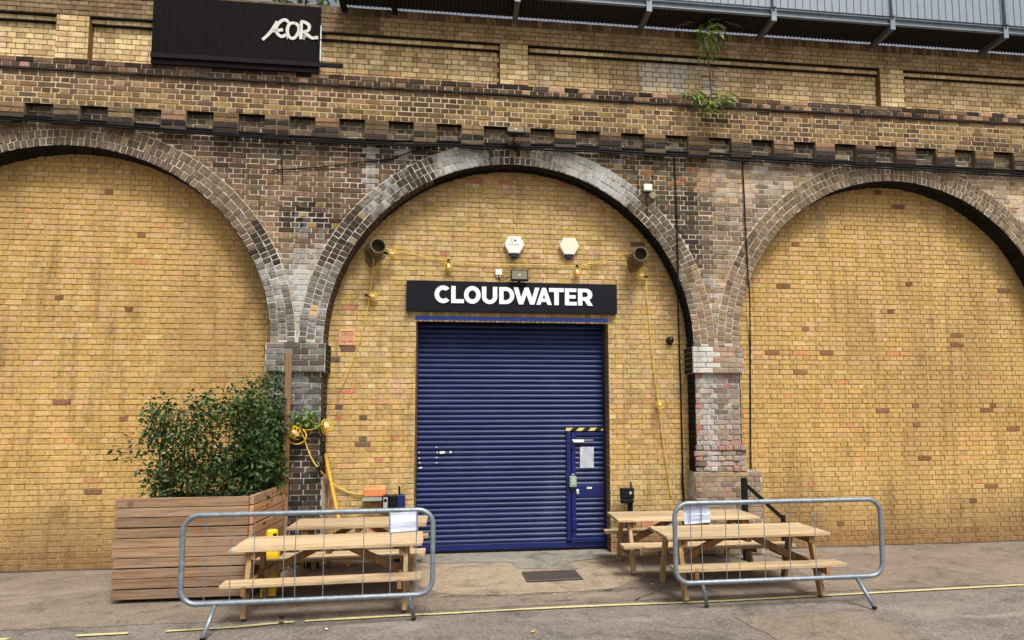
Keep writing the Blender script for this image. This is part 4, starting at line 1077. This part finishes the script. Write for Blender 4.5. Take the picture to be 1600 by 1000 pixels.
# post with payment boxes, left of the shutter
p = P(622, 870, -.12); o = empty('meter_post', (p.x, -.14, 0), 0, 'dark post carrying black and blue boxes beside the shutter, behind the left tables', 'post')
bm = bmesh.new(); box2(bm, (-.035, -.035, .013), (.035, .035, .72), .004); fin('post', bm, NAVY, o)
bm = bmesh.new(); box2(bm, (-.22, -.08, .70), (-.115, .06, .91), .012); fin('reader_case', bm, BLACK, o)
bm = bmesh.new(); box2(bm, (-.20, -.088, .71), (-.14, -.079, .885), .006); fin('reader_front', bm, SILV, o)
bm = bmesh.new(); lathe(bm, [(.022, 0), (.022, .006)], 16, Matrix.Translation((-.17, -.087, .845)) @ Matrix.Rotation(R(90), 4, 'X')); fin('reader_eye', bm, BLACK, o)
bm = bmesh.new(); box2(bm, (-.113, -.05, .70), (-.02, .06, .90), .006); fin('centre_case', bm, BLACK, o)
bm = bmesh.new(); box2(bm, (-.018, -.06, .70), (.085, .06, .905), .006); fin('blue_case', bm, BLUE, o)
bm = bmesh.new(); box2(bm, (-.01, .02, .905), (.015, .05, 1.02), .002); fin('spike', bm, RUST, o)
# black box on a post, right of the shutter
p = P(985, 860, -.10); o = empty('meter_post', (p.x - .0, -.14, 0), 0, 'black post with a black box standing against the wall right of the shutter', 'post')
bm = bmesh.new(); box2(bm, (-.04, -.03, .013), (.03, .03, .93), .004); fin('post', bm, BLACK, o)
bm = bmesh.new(); box2(bm, (.0, -.012, .93), (.022, .012, 1.03), .002); fin('spike', bm, BLACK, o)
bm = bmesh.new(); box2(bm, (-.165, -.10, .80), (.035, -.031, .955), .01); fin('case', bm, BLACK, o)
bm = bmesh.new(); box2(bm, (-.16, -.095, .735), (.03, -.031, .795), .012); fin('lower_case', bm, BLACK, o)
bm = bmesh.new(); lathe(bm, [(.022, 0), (.022, .005)], 16, Matrix.Translation((-.02, -.10, .885)) @ Matrix.Rotation(R(90), 4, 'X')); fin('window', bm, SILV, o)
bm = bmesh.new(); box2(bm, (-.08, -.034, .1), (-.041, .0, .45), .004); fin('stay', bm, NAVY, o)
# steel gate post by the right edge
p = G(1164, 850); o = empty('gate_post', (P(1164, 800, -.75).x, -.75, 0), 0, 'black square steel post with a sloping stay at the right edge behind the barrier', 'post')
bm = bmesh.new(); box2(bm, (-.035, -.035, .004), (.035, .035, 1.12), .004); fin('post', bm, BLACK, o)
bm = bmesh.new(); beam(bm, (.03, 0, 1.02), (.55, 0, .55), .045, .045); fin('stay', bm, BLACK, o)
bm = bmesh.new(); beam(bm, (.55, 0, .004), (.55, 0, .60), .05, .05); fin('short_post', bm, BLACK, o)

# ------------------------------------------------------------------ steel walkway over the parapet
wx0 = P(528, 5, -.6).x; wx1 = 11.2; ZD = 7.802
wk_ = empty('steel_walkway', (3, -.6, ZD), 0, 'steel lineside walkway with pale channel edge and dark decking jutting over the parapet', 'walkway')
def wpart2(name, bm, m_, kind=None): o = fin(name, bm, m_, wk_, False, kind); at_(o, wk_); return o
bm = bmesh.new(); box2(bm, (wx0, -.845, ZD + .02), (wx1, -.40, ZD + .035)); wpart2('deck', bm, DECKM)
bm = bmesh.new(); x = wx0
while x < wx1:
    box2(bm, (x, -.84, ZD - .004), (x + .012, -.41, ZD + .0195)); x += .058
wpart2('deck_rib', bm, simple('deck_rib', (44, 42, 42), .8), 'stuff')
CHS = [(ZD + .018, ZD + .098)]
bm = bmesh.new(); box2(bm, (wx0, -.862, ZD - .002), (wx1, -.848, ZD + .1)); box2(bm, (wx0, -.895, ZD + .088), (wx1, -.863, ZD + .1)); box2(bm, (wx0, -.895, ZD - .002), (wx1, -.863, ZD + .010)); wpart2('fascia_channel', bm, STEEL)
BX = [P(a, 30, -.45).x for a in (537, 617, 805, 1001)]; BX += [BX[-1] + 1.87 * k for k in range(1, 5)]
for i, x in enumerate(BX):
    if x > wx1: continue
    bm = bmesh.new(); box2(bm, (x - .035, -.86, ZD - .085), (x + .035, -.40, ZD - .006), .002); wpart2('bracket', bm, RUST if i < 2 else simple('bracket_paint%s' % '', (92, 88, 84), .7))
    if i > 1:
        bm = bmesh.new(); box2(bm, (x - .04, -.908, ZD - .09), (x + .04, -.897, ZD + .1), .002); wpart2('bracket_end', bm, STEEL)
    bm = bmesh.new(); box2(bm, (x - .025, -.945, ZD + .102), (x + .025, -.90, ZD + 1.15), .003); wpart2('handrail_post', bm, STEEL)
x = BX[2] - 0.6; xe = wx1
bm = bmesh.new(); box2(bm, (wx0, -.93, ZD + 1.13), (wx1, -.88, ZD + 1.18), .004); wpart2('handrail', bm, STEEL)
k = 0; x = P(745, 2, -.89).x
PANELM = simple('pale_cladding', (132, 143, 154), .5, 0, .06, 6)
sl_me = None
bm = bmesh.new(); box2(bm, (-.052, -.888, ZD + .125), (.052, -.872, ZD + 1.05), .003)
sl_me = bpy.data.meshes.new('cladding_strip'); bm.to_mesh(sl_me); bm.free(); sl_me.materials.append(PANELM)
while x < wx1:
    o = meshobj('cladding_strip', sl_me, None, wk_); at_(o, wk_); o.location = (x, 0, 0); x += .115
bm = bmesh.new(); box2(bm, (P(740, 2, -.89).x, -.899, ZD + .102), (wx1, -.866, ZD + .122)); wpart2('lower_rail', bm, BLACK)

# black sheet with a tag, upper left
bx1 = P(500, 60, UY - .06).x; bz0 = P(498, 114, UY - .06).z; bz1 = P(499, 11, UY - .06).z
bd = empty('steel_sheet', (bx1 - 1.1, UY - .05, bz0), 0, 'black steel sheet with white spray painted letters bolted to the parapet, top left', 'sheet')
m, n, b_ = mat('black_ribbed_sheet'); pos = geo_pos(n)
fn = tex(n, 3, 5, .7, vec=pos, mscale=(14, 1, .6)); c = ramp(n, fn, [(.3, L3((8, 7, 8))), (.7, L3((26, 20, 22)))])
n.links.new(c, b_.inputs['Base Color']); b_.inputs['Roughness'].default_value = .75; b_.inputs['Specular IOR Level'].default_value = .1
bm = bmesh.new(); box2(bm, (bx1 - 2.2, UY - .06, bz0), (bx1, UY - .03, bz1), .002); at_(fin('sheet', bm, m, bd), bd)
bm = bmesh.new(); x = bx1 - 2.18
while x < bx1 - .02: box2(bm, (x, UY - .066, bz0 + .16), (x + .02, UY - .0605, bz1 - .01)); x += .055
at_(fin('sheet_rib', bm, m, bd, False, 'stuff'), bd)
bm = bmesh.new(); a = P(536, 102, UY - .08); c0 = P(500, 97.5, UY - .08); c1 = P(500, 104.5, UY - .08)
box2(bm, (bx1 - 2.2, UY - .085, c1.z), (a.x, UY - .067, c0.z), .002); at_(fin('strap', bm, RUST, bd), bd)
for a, c in ((508, 100), (529, 101)):
    p = P(a, c, UY - .085); bm = bmesh.new(); lathe(bm, [(.02, 0), (.02, .012)], 6, Matrix.Translation((p.x, UY - .085, (c0.z + c1.z) / 2)) @ Matrix.Rotation(R(90), 4, 'X')); at_(fin('bolt', bm, BLACK, bd), bd)
for q0, q1 in ((40, 61), (63, 95), (104, 108)):
    bm = bmesh.new(); z1, z0 = P(501, q0, UY - .06).z, P(501, q1, UY - .06).z; box2(bm, (bx1 + .002, UY - .06, z0), (bx1 + .016, UY - .03, z1), .002); at_(fin('gap_light_strip', bm, WHITE, bd), bd)  # white strips paint the daylight showing in the gap beside the sheet
# the sprayed letters: flat paint on the sheet
SPRAY = simple('white_spray', (206, 204, 196), .6, 0, .15, 14)
def stroke(pts, wd=.047):
    pts = curve_pts([P(a, c, UY - .074) for a, c in pts], 7); bm = bmesh.new(); prev = None
    for i, p in enumerate(pts):
        t = (pts[min(i + 1, len(pts) - 1)] - pts[max(i - 1, 0)]).normalized(); nn = Vector((-t.z, 0, t.x)) * (wd * (.46 + .1 * nz(i * .2, 0, 1, 3)))
        a, c = bm.verts.new(p + nn), bm.verts.new(p - nn)
        if prev: bm.faces.new((prev[0], prev[1], c, a))
        prev = (a, c)
    bmesh.ops.recalc_face_normals(bm, faces=bm.faces); bmesh.ops.solidify(bm, geom=bm.faces[:], thickness=.003)
    at_(fin('spray_letter', bm, SPRAY, bd), bd)
stroke([(410, 62), (419, 54), (427, 44), (433, 33)]); stroke([(424, 48), (431, 48), (442, 46)])
stroke([(451, 35), (446, 31), (439, 33), (433, 40), (431, 47), (434, 53), (440, 57), (447, 54)])
stroke([(461, 36), (453, 37), (449, 46), (451, 56), (457, 60), (463, 56), (467, 47), (466, 40), (461, 36)])
stroke([(471, 33), (470.5, 45), (470, 61)]); stroke([(470, 33), (477, 35), (483, 40), (482, 47), (474, 50)]); stroke([(474, 49), (480, 54), (487, 59), (492, 59), (495, 58), (494, 61)])
stroke([(449, 57), (448.5, 61)], .012); stroke([(475, 54), (475, 62)], .012); stroke([(477.5, 54), (477.5, 59)], .01)

# ------------------------------------------------------------------ picnic tables
TZ = .665
def table(cx, cy, yaw, ln, label):
    o = empty('picnic_table', (cx, cy, .0125), R(yaw), label, 'picnic table', 'timber picnic tables outside the shutter')
    pw, gp = .136, .007; hw = .355
    pm = bpy.data.meshes.new('plank'); bm = bmesh.new(); box(bm, (0, 0, 0), (ln, pw, .034), .004); bm.to_mesh(pm); bm.free(); pm.materials.append(WOOD)
    for k in range(5):
        q = meshobj('top_plank', pm, None, o); q.location = (random.uniform(-.006, .006), -hw + pw / 2 + k * (pw + gp), TZ - .017)
    sm_ = bpy.data.meshes.new('seat'); bm = bmesh.new(); box(bm, (0, 0, 0), (ln, .105, .036), .004); bm.to_mesh(sm_); bm.free(); sm_.materials.append(WOOD)
    for s in (-1, 1):
        for j in (0, 1):
            q = meshobj('seat_plank', sm_, None, o); q.location = (random.uniform(-.006, .006), s * (.475 + j * .112), .39 - .018)
    for e in (-1, 1):
        x = e * (ln / 2 - .17)
        for s in (-1, 1):
            bm = bmesh.new(); beam(bm, (x, s * .215, TZ - .036), (x, s * .415, .012), .045, .092, .003, Vector((0, 1, 0))); fin('leg', bm, WOODZ, o)
        bm = bmesh.new(); beam(bm, (x - e * .046, -.65, .325), (x - e * .046, .65, .325), .042, .09, .003); fin('seat_bearer', bm, WOODD, o)
        bm = bmesh.new(); beam(bm, (x - e * .046, -.32, TZ - .075), (x - e * .046, .32, TZ - .075), .042, .075, .003); fin('top_batten', bm, WOODD, o)
        bm = bmesh.new(); beam(bm, (x - e * .07, 0, .33), (e * .12, 0, TZ - .055), .045, .075, .003); fin('brace', bm, WOODD, o)
    for e in (-1, 1):
        for s in (-1, 1):
            for (yy, zz) in ((s * .238, TZ - .075), (s * .322, .325)):
                x = e * (ln / 2 - .17); bm = bmesh.new(); lathe(bm, [(.012, 0), (.012, .006), (.006, .009)], 8, Matrix.Translation((x + e * .0225, yy, zz)) @ Matrix.Rotation(R(90 * e), 4, 'Y')); fin('bolt', bm, GALV, o)
    bm = bmesh.new(); box2(bm, (-.03, -.32, TZ - .085), (.03, .32, TZ - .036), .003); fin('centre_batten', bm, WOODD, o)
    return o
table(-1.39, -2.18, 3.0, 1.86, 'front left picnic table of pale timber directly behind the left barrier')
table(-1.30, -.93, 1.5, 1.62, 'back left picnic table of pale timber by the sooty pier')
table(2.83, -.98, -1.0, 1.86, 'back right picnic table of pale timber nearest the wicket door')
table(3.06, -2.20, 0.0, 1.86, 'front right picnic table of pale timber directly behind the right barrier')
# a pale blue tub on the far bench
p = P(1044, 818, -.42); o = empty('plastic_tub', (p.x, -.40, .41), 0, 'pale blue plastic tub on the far bench of the back right table', 'tub')
bm = bmesh.new(); lathe(bm, [(.09, 0), (.10, .01), (.125, .14)], 4, Matrix.Rotation(R(45), 4, 'Z')); fin('body', bm, PALEB, o)
bm = bmesh.new(); lathe(bm, [(.13, .14), (.135, .145), (.135, .155), (.12, .16)], 4, Matrix.Rotation(R(45), 4, 'Z')); fin('rim', bm, WHITE, o)

# ------------------------------------------------------------------ crowd barriers
def barrier(x0, x1, y0, y1, fx, zt, zb, wires, label, feet):
    d = Vector((x1 - x0, y1 - y0, 0)); ln = d.length; yaw = math.atan2(d.y, d.x)
    o = empty('crowd_barrier', (x0, y0, 0), yaw, label, 'barrier', 'galvanised crowd barriers')
    rc = .14; rad = .0245; loop = []
    for cx, cz, a0 in ((ln - rc, zt - rc, 90), (ln - rc, zb + rc, 0), (rc, zb + rc, -90), (rc, zt - rc, -180)):
        for k in range(7): loop.append((cx + rc * math.cos(R(a0 - 90 * k / 6)), 0, cz + rc * math.sin(R(a0 - 90 * k / 6))))
    loop = loop + [loop[0], loop[1]]
    # start in the middle of the top rail so the seam lies on a straight
    loop = [(ln / 2, 0, zt)] + loop[:-2] + [(ln / 2, 0, zt)]
    pts = []
    for i in range(len(loop) - 1):
        a, c = Vector(loop[i]), Vector(loop[i + 1]); k = max(1, int((c - a).length / .25))
        pts += [a.lerp(c, j / k) for j in range(k)]
    pts.append(Vector(loop[-1]))
    bm = bmesh.new(); tube(bm, pts, rad, 12, False); fin('frame', bm, GALV, o, True)
    for x in wires:
        bm = bmesh.new(); tube(bm, [(x, 0, zb), (x + random.uniform(-.006, .006), 0, (zb + zt) / 2), (x, 0, zt)], .0042, 6); fin('wire', bm, GALV, o)
    for x, dx, dy in feet:
        bm = bmesh.new(); tube(bm, [(x, 0, zb - .01), (x + dx, dy, .022)], .020, 10); fin('foot', bm, GALV, o, True)
        bm = bmesh.new(); lathe(bm, [(.023, 0), (.023, .02), (.021, .024)], 10, Matrix.Translation((x + dx, dy, .013))); fin('foot_cap', bm, BLACK, o)
    return o
BY = -2.93
lx1 = P(676, 880, BY).x; LX0 = lx1 - 2.25
lw = [P(a, 870, BY).x - LX0 for a in (445, 463.5, 506.5, 568, 610, 651)] + [.2, .42, .62]
bl = barrier(LX0, lx1, BY - .06, BY, 0, 1.068, .272, lw, 'galvanised crowd barrier with a blank white notice, on the left', [(P(641, 931, BY).x - LX0, .03, .12), (.3, -.03, -.2)])
rx0 = P(1055, 850, BY).x
rw = [P(a, 850, BY).x - rx0 for a in (1079.5, 1097.5, 1135, 1155, 1195, 1235, 1275)]
br_ = barrier(rx0, rx0 + 2.25, BY, BY + .02, 0, 1.075, .285, rw, 'galvanised crowd barrier with a creased sheet of paper, on the right', [(P(1098, 915, BY).x - rx0, .085, .12), (1.95, .05, -.2)])
# notices on the barriers
def sheet_notice(corners, Y, label, frame):
    q = [P(a, c, Y) for a, c in corners]; ctr = sum(q, Vector()) / 4; bm = bmesh.new(); gx, gz = 8, 6; vv = []
    for i in range(gx + 1):
        rr_ = []
        for j in range(gz + 1):
            s, t = i / gx, j / gz; p = (q[0].lerp(q[1], s)).lerp(q[3].lerp(q[2], s), t) - ctr
            p.y += .006 * math.sin(s * 5 + t * 3) + .004 * math.sin(t * 9); rr_.append(bm.verts.new(p))
        vv.append(rr_)
    for i in range(gx):
        for j in range(gz): bm.faces.new((vv[i][j], vv[i + 1][j], vv[i + 1][j + 1], vv[i][j + 1]))
    bmesh.ops.recalc_face_normals(bm, faces=bm.faces); bmesh.ops.solidify(bm, geom=bm.faces[:], thickness=.002)
    o = empty('notice', ctr, 0, label, 'notice'); fin('paper', bm, PAPER, o)
    if frame:
        for a, c in ((0, 3), (1, 2), (3, 2)):
            bm = bmesh.new(); tube(bm, [q[a] - ctr + Vector((0, -.012, 0)), q[c] - ctr + Vector((0, -.012, 0))], .007, 6); fin('sleeve_edge', bm, STEEL, o)
    else:
        for k in range(3):
            a = (q[0].lerp(q[3], .3 + .2 * k)).lerp(q[1].lerp(q[2], .3 + .2 * k), .12) - ctr; c = (q[0].lerp(q[3], .3 + .2 * k)).lerp(q[1].lerp(q[2], .3 + .2 * k), .86 - .1 * k) - ctr
            bm = bmesh.new(); tube(bm, [a + Vector((0, -.016, 0)), c + Vector((0, -.016, 0))], .0022, 4); fin('faint_line', bm, simple('faint_ink', (168, 172, 206), .7) if 'faint_ink' not in bpy.data.materials else bpy.data.materials['faint_ink'], o)
sheet_notice([(609, 801), (652, 799), (652.5, 829), (609.5, 832.5)], BY - .03, 'blank white notice in a clear sleeve hung on the left barrier', True)
sheet_notice([(1067, 791), (1109, 790), (1110.5, 816), (1070, 819.5)], BY + .03, 'creased white paper sheet hung behind the wires of the right barrier', False)

# ------------------------------------------------------------------ drain grating
q = [G(811, 897), G(897, 893.5), G(912, 907), G(829, 911.5)]; ctr = sum(q, Vector()) / 4
dr = empty('drain_grating', (ctr.x, ctr.y, .0), 0, 'dark metal drain grating set in the concrete before the shutter', 'grating')
dx = (q[1] - q[0] + q[2] - q[3]) / 2; dy = (q[3] - q[0] + q[2] - q[1]) / 2; hx_, hy_ = dx.length / 2, dy.length / 2; ang = math.atan2(dx.y, dx.x); dr.rotation_euler = (0, 0, ang)
bm = bmesh.new(); box2(bm, (-hx_, -hy_, .013), (hx_, hy_, .017)); fin('pit', bm, simple('grating_dark', (30, 27, 26), .8), dr)
GRT = simple('worn_iron', (92, 84, 78), .6, .2, .3, 30)
for a, c in (((-hx_, -hy_, .0171), (hx_, -hy_ + .02, .03)), ((-hx_, hy_ - .02, .0171), (hx_, hy_, .03)), ((-hx_, -hy_ + .02, .0171), (-hx_ + .02, hy_ - .02, .03)), ((hx_ - .02, -hy_ + .02, .0171), (hx_, hy_ - .02, .03))):
    bm = bmesh.new(); box2(bm, a, c, .002); fin('frame_bar', bm, GRT, dr)
bm = bmesh.new(); k = 0; x = -hx_ + .034
while x < hx_ - .03: box2(bm, (x, -hy_ + .02, .0171), (x + .010, hy_ - .02, .027)); x += .022
y = -hy_ + .05
while y < hy_ - .04: box2(bm, (-hx_ + .02, y, .0172), (hx_ - .02, y + .012, .0255)); y += .05
fin('grating_bar', bm, GRT, dr, False, 'stuff')

# ------------------------------------------------------------------ planter, post, hedge, poles
PXR = P(447.5, 754, -.5).x
pl = empty('timber_planter', (PXR - .7, -1.15, 0), 0, 'slatted cedar planter box at the left edge below the hedge', 'planter')
zt = 1.12
for side in range(2):
    for k in range(10):
        z0 = .05 + k * .107 + random.uniform(-.004, .004); jx = random.uniform(-.004, .004)
        bm = bmesh.new()
        if side == 0: box2(bm, (.66, -.65, z0), (.70 + jx, .65, z0 + .097), .003)
        else: box2(bm, (-.70 + jx, -.69 + jx, z0), (.66, -.651, z0 + .097), .003)
        fin('slat', bm, CEDAR if side == 0 else CEDARX, pl)
bm = bmesh.new(); box2(bm, (.64, .652, .02), (.715, .71, zt + .01), .003); fin('corner_post', bm, CEDAR, pl)
bm = bmesh.new(); box2(bm, (-.69, -.64, .05), (.65, .64, 1.02)); fin('soil_box', bm, simple('dark_soil', (40, 32, 26), .95), pl)
bm = bmesh.new(); a = P(447, 690, -.52); t_ = P(451.5, 552, -.52)
beam(bm, (P(446, 752, -.52).x, -.52, 1.0), (t_.x, -.52, t_.z), .075, .045, .003, Vector((0, 1, 0))); props(fin('timber_post', bm, WOODD), 'tall thin brown timber post rising from the planter against the left pier', 'post')
def leaf_shape(ln, wd, droop=.25):
    V = [(0, 0, 0), (.3 * ln, wd / 2, -.02 * ln), (.3 * ln, 0, .03 * ln), (.3 * ln, -wd / 2, -.02 * ln), (.68 * ln, wd * .4, -droop * ln * .4), (.68 * ln, 0, -droop * ln * .33), (.68 * ln, -wd * .4, -droop * ln * .4), (ln, 0, -droop * ln)]
    Fq = [(0, 2, 1), (0, 3, 2), (1, 2, 5, 4), (2, 3, 6, 5), (4, 5, 7), (5, 6, 7)]
    return [Vector(v) for v in V], Fq
def leaves(items):
    V, Fq = [], []
    for (p, rot, ln, wd, dr_) in items:
        vs_, fs_ = leaf_shape(ln, wd, dr_); k = len(V)
        V += [tuple(Vector(p) + rot @ v) for v in vs_]; Fq += [tuple(i + k for i in f_) for f_ in fs_]
    me = bpy.data.meshes.new('leaf'); me.from_pydata(V, [], Fq); return me
def rrot(): return Matrix.Rotation(random.uniform(0, 6.283), 3, 'Z') @ Matrix.Rotation(random.uniform(-1.1, 1.1), 3, 'Y') @ Matrix.Rotation(random.uniform(-.8, .8), 3, 'X')
hd = empty('hedge_plant', (PXR - .75, -1.0, 1.0), 0, 'dense dark green hedge growing out of the slatted planter at left', 'hedge')
its = []; clumps = []
for k in range(250):
    x = random.uniform(-.75, .62); z = random.uniform(.0, 1.55); wv_ = .60 - .16 * max(0, z - 1.0) + .18 * nz(x, z, 2.4, 4)
    if z > 1.2 + .35 * nz(x, 0, 2, 9): continue
    y = random.uniform(-.5, .5); xm = .70 + .06 * nz(z, y, 4, 3) if z < 1.1 else .5
    clumps.append((min(x, xm), y, z))
for k in range(70): clumps.append((.62 + .12 * nz(k, 0, 3.3, 3), random.uniform(-.55, .5), random.uniform(0, 1.1 + .4 * random.random())))
for cx, cy, cz in clumps:
    for j in range(30):
        p = Vector((cx + random.gauss(0, .075), cy + random.gauss(0, .085), cz + random.gauss(0, .085)))
        its.append((p, rrot(), random.uniform(.045, .085), random.uniform(.022, .04), .3))
o = meshobj('foliage', leaves(its), LEAF, hd, 'stuff')
bm = bmesh.new()
for k in range(14):
    x, y = random.uniform(-.6, .6), random.uniform(-.4, .4); tube(bm, curve_pts([(x, y, -.02), (x + random.uniform(-.1, .1), y + random.uniform(-.1, .1), .5), (x + random.uniform(-.15, .15), y + random.uniform(-.15, .15), 1.1)], 4), [.012] * 4 + [.009] * 4 + [.006], 5)
fin('stem', bm, STEM, hd, True)
# climbing shoots on the pier above and beside it
cr = empty('climbing_plant', P(478, 668, FY - .03), 0, 'loose green creeper clinging to the left pier above the cable coil', 'plant')
its = []; bm = bmesh.new()
for k in range(16):
    a = P(random.uniform(462, 498), random.uniform(644, 668), FY - .05) - cr.location
    for j in range(11): its.append((a + Vector((random.gauss(0, .05), random.uniform(-.10, .02), random.gauss(0, .05))), rrot(), random.uniform(.04, .09), random.uniform(.02, .035), .3))
    tube(bm, [(.05, .01, -.12), a * .5 + Vector((0, -.03, 0)), a], .004, 5)
meshobj('foliage', leaves(its), LEAFB, cr, 'stuff'); fin('stem', bm, STEM, cr)
cr = empty('climbing_plant', P(432, 650, FY - .1), 0, 'dark creeper climbing the pier between hedge and timber post', 'plant')
its = []; bm = bmesh.new()
for k in range(60):
    a = P(random.uniform(395, 446), random.uniform(585, 760), FY - .1 - random.uniform(0, .25)) - cr.location
    for j in range(24): its.append((a + Vector((random.gauss(0, .06), random.gauss(0, .06), random.gauss(0, .07))), rrot(), random.uniform(.04, .085), random.uniform(.02, .036), .3))
    if k % 4 == 0: tube(bm, [(0, .02, -.75), a * .5 + Vector((0, .02, -.2)), a], .005, 5)
meshobj('foliage', leaves(its), LEAF, cr, 'stuff'); fin('stem', bm, STEM, cr)
# leaning timbers in the corner
bm = bmesh.new(); a = P(508.5, 709, -.12); c = P(545, 868, -.40); c.z = max(c.z, .015); beam(bm, (c.x, c.y, .02), a, .036, .03, .003, Vector((0, 1, 0))); props(fin('timber_pole', bm, YELW), 'long yellow painted timber leaning in the corner between pier and infill wall', 'timber')
bm = bmesh.new(); beam(bm, (P(515, 860, -.22).x, -.24, .02), P(517, 742, -.04), .06, .03, .003, Vector((0, 1, 0))); props(fin('timber_pole', bm, WOODD), 'short brown board leaning behind the yellow timber in the corner', 'timber')
bm = bmesh.new(); beam(bm, (P(517, 862, -.34).x, -.36, .02), P(520, 780, -.14), .022, .022, .002, Vector((0, 1, 0))); props(fin('timber_pole', bm, WOODZ), 'thin pale stick leaning in front of the yellow timber in the corner', 'timber')
# yellow floor sign half hidden at the left edge
p = G(430, 905); o = empty('floor_sign', (P(424, 880, -1.62).x, -1.62, .0125), R(8), 'yellow folding plastic floor stand behind the tables at the left edge', 'floor sign')
for s in (-1, 1):
    bm = bmesh.new(); beam(bm, (-.0, s * .17, .0), (.0, s * .02, .60), .16, .022, .006, Vector((0, s, .2))); fin('panel', bm, YEL, o)
bm = bmesh.new(); box2(bm, (-.06, -.045, .60), (.06, .045, .70), .02); fin('handle', bm, YEL, o)
bm = bmesh.new(); box2(bm, (.015, -.052, .61), (.055, -.046, .66), .004); fin('black_patch', bm, BLACK, o)

# ------------------------------------------------------------------ buddleia rooted in the string course
base = P(1101, 166, UY - .05); bu = empty('buddleia', base, 0, 'tall wild buddleia rooted in the string course at upper right', 'plant')
stem = [P(1101, 166, UY - .05), P(1111, 150, UY - .07), P(1110, 125, UY - .10), P(1107, 95, UY - .12), P(1105, 70, UY - .14), P(1104, 48, UY - .2), P(1103, 35, UY - .26)]
bm = bmesh.new(); tube(bm, [p - base for p in curve_pts(stem, 5)], [.013 - .0003 * i for i in range(31)], 6)
for q in ((1080, 147), (1132, 150), (1118, 172), (1095, 178)):
    tube(bm, [(0, 0, 0), (P((1101 + q[0]) / 2, (160 + q[1]) / 2 - 3, UY - .12) - base), P(q[0], q[1], UY - .16) - base], .006, 5)
fin('stem', bm, STEM, bu, True)
lm = {}
for nm, mm in (('g', LEAFB), ('p', LEAFP), ('r', LEAFR)):
    for i in range(2):
        vs_, fs_ = leaf_shape(.15, .034 if nm != 'r' else .024, (.55, .35)[i]); me = bpy.data.meshes.new('leaf'); me.from_pydata([tuple(v) for v in vs_], [], fs_); me.materials.append(mm); lm[nm, i] = me
def leaf_at(p, ang, pitch, s, nm='g', i=0, par=bu):
    o = meshobj('leaf', lm[nm, i], None, par); o.location = p - base; o.rotation_euler = (random.uniform(-.4, .4), pitch, ang); s *= 1.3; o.scale = (s, s, s)
cp = curve_pts(stem, 8)
for k, idx in enumerate((12, 17, 21, 25, 29, 33, 37, 41)):
    p = cp[idx]
    for s in (0, 1):
        leaf_at(p, R(180) * s + random.uniform(-.35, .1) * (1 if s else -1), -.5, random.uniform(.8, 1.15), 'r' if k < 3 else 'g', 0)
for k in range(26):
    p = P(1105 + random.gauss(0, 9), 42 + random.uniform(-10, 16), UY - .24 - random.uniform(0, .12)); leaf_at(p, random.uniform(0, 6.28), random.uniform(-.3, .8), random.uniform(.8, 1.3), 'p' if k % 4 == 0 else 'g', k % 2)
for k in range(16):
    p = P(1105 + random.gauss(0, 10), 72 + random.uniform(-12, 14), UY - .16); leaf_at(p, random.uniform(0, 6.28), random.uniform(.1, .9), random.uniform(.6, 1.0), 'g', k % 2)
for a, c, an in ((1085, 36, math.pi), (1128, 34, 0), (1077, 40, math.pi), (1136, 37, 0)): leaf_at(P(a, c, UY - .3), an, -.2, 1.3, 'r', 0)
for k in range(90):
    s = random.choice(((1088, 153), (1122, 156), (1105, 165), (1110, 172), (1132, 150), (1080, 148)))
    p = P(s[0] + random.gauss(0, 6), s[1] + random.gauss(0, 4.5), UY - .08 - random.uniform(0, .14)); leaf_at(p, random.uniform(3.0, 6.4), random.uniform(-.3, .7), random.uniform(.55, 1.0), 'g', k % 2)

# ------------------------------------------------------------------ the tree behind the parapet, upper left
tx = P(470, 0, 4.0).x; tr = empty('tree', (tx, 4.0, 0), 0, 'leafy tree showing over the top of the black steel sheet', 'tree')
bm = bmesh.new(); tube(bm, curve_pts([(0, 0, 0), (.1, 0, 3.5), (-.05, .1, 7), (.1, 0, 10.5)], 5), [.22 - .011 * i for i in range(16)], 10)
lim = []
for k in range(16):
    z = 6.5 + k * .28; a = k * 2.4; tip = Vector((math.cos(a) * random.uniform(.8, 1.5), math.sin(a) * random.uniform(.6, 1.3), z + random.uniform(.5, 1.3))); lim.append(tip)
    tube(bm, curve_pts([(0, 0, z), tuple(tip * .5 + Vector((0, 0, z * .5 + .1))), tuple(tip)], 4), [.05 - .004 * i for i in range(9)], 6)
fin('trunk', bm, simple('bark', (92, 80, 64), .9, 0, .3, 12), tr, True)
its = []
for tip in lim:
    for c_ in range(7):
        cc = tip + Vector((random.gauss(0, .4), random.gauss(0, .4), random.gauss(0, .32)))
        for j in range(34): its.append((cc + Vector((random.gauss(0, .14), random.gauss(0, .14), random.gauss(0, .12))), rrot(), random.uniform(.09, .15), random.uniform(.035, .06), .3))
meshobj('crown', leaves(its), LEAFT, tr, 'stuff')
# litter on the ground
for i, (a, c, s) in enumerate(((832, 990, .02), (835, 989, .015), (510, 986, .02), (1019, 915, .02), (890, 930, .012), (866, 931, .012), (440, 967, .03))):
    p = G(a, c); bm = bmesh.new(); box(bm, (0, 0, .004), (s * 1.6, s, .006), .001, (0, 0, i)); o = fin('litter', bm, YELW if i < 2 else WHITE if i < 6 else BLACK); o.location = (p.x, p.y, .017)
    props(o, ['fallen yellow leaf on the tarmac near the front', 'smaller yellow leaf fragment beside the fallen leaf', 'white scrap on the tarmac below the left barrier', 'white scrap on the ground under the right tables', 'tiny white scrap left of the drain grating edge', 'tiny white scrap on the crack before the drain grating', 'black scrap on the paving under the left barrier'][i], 'litter')
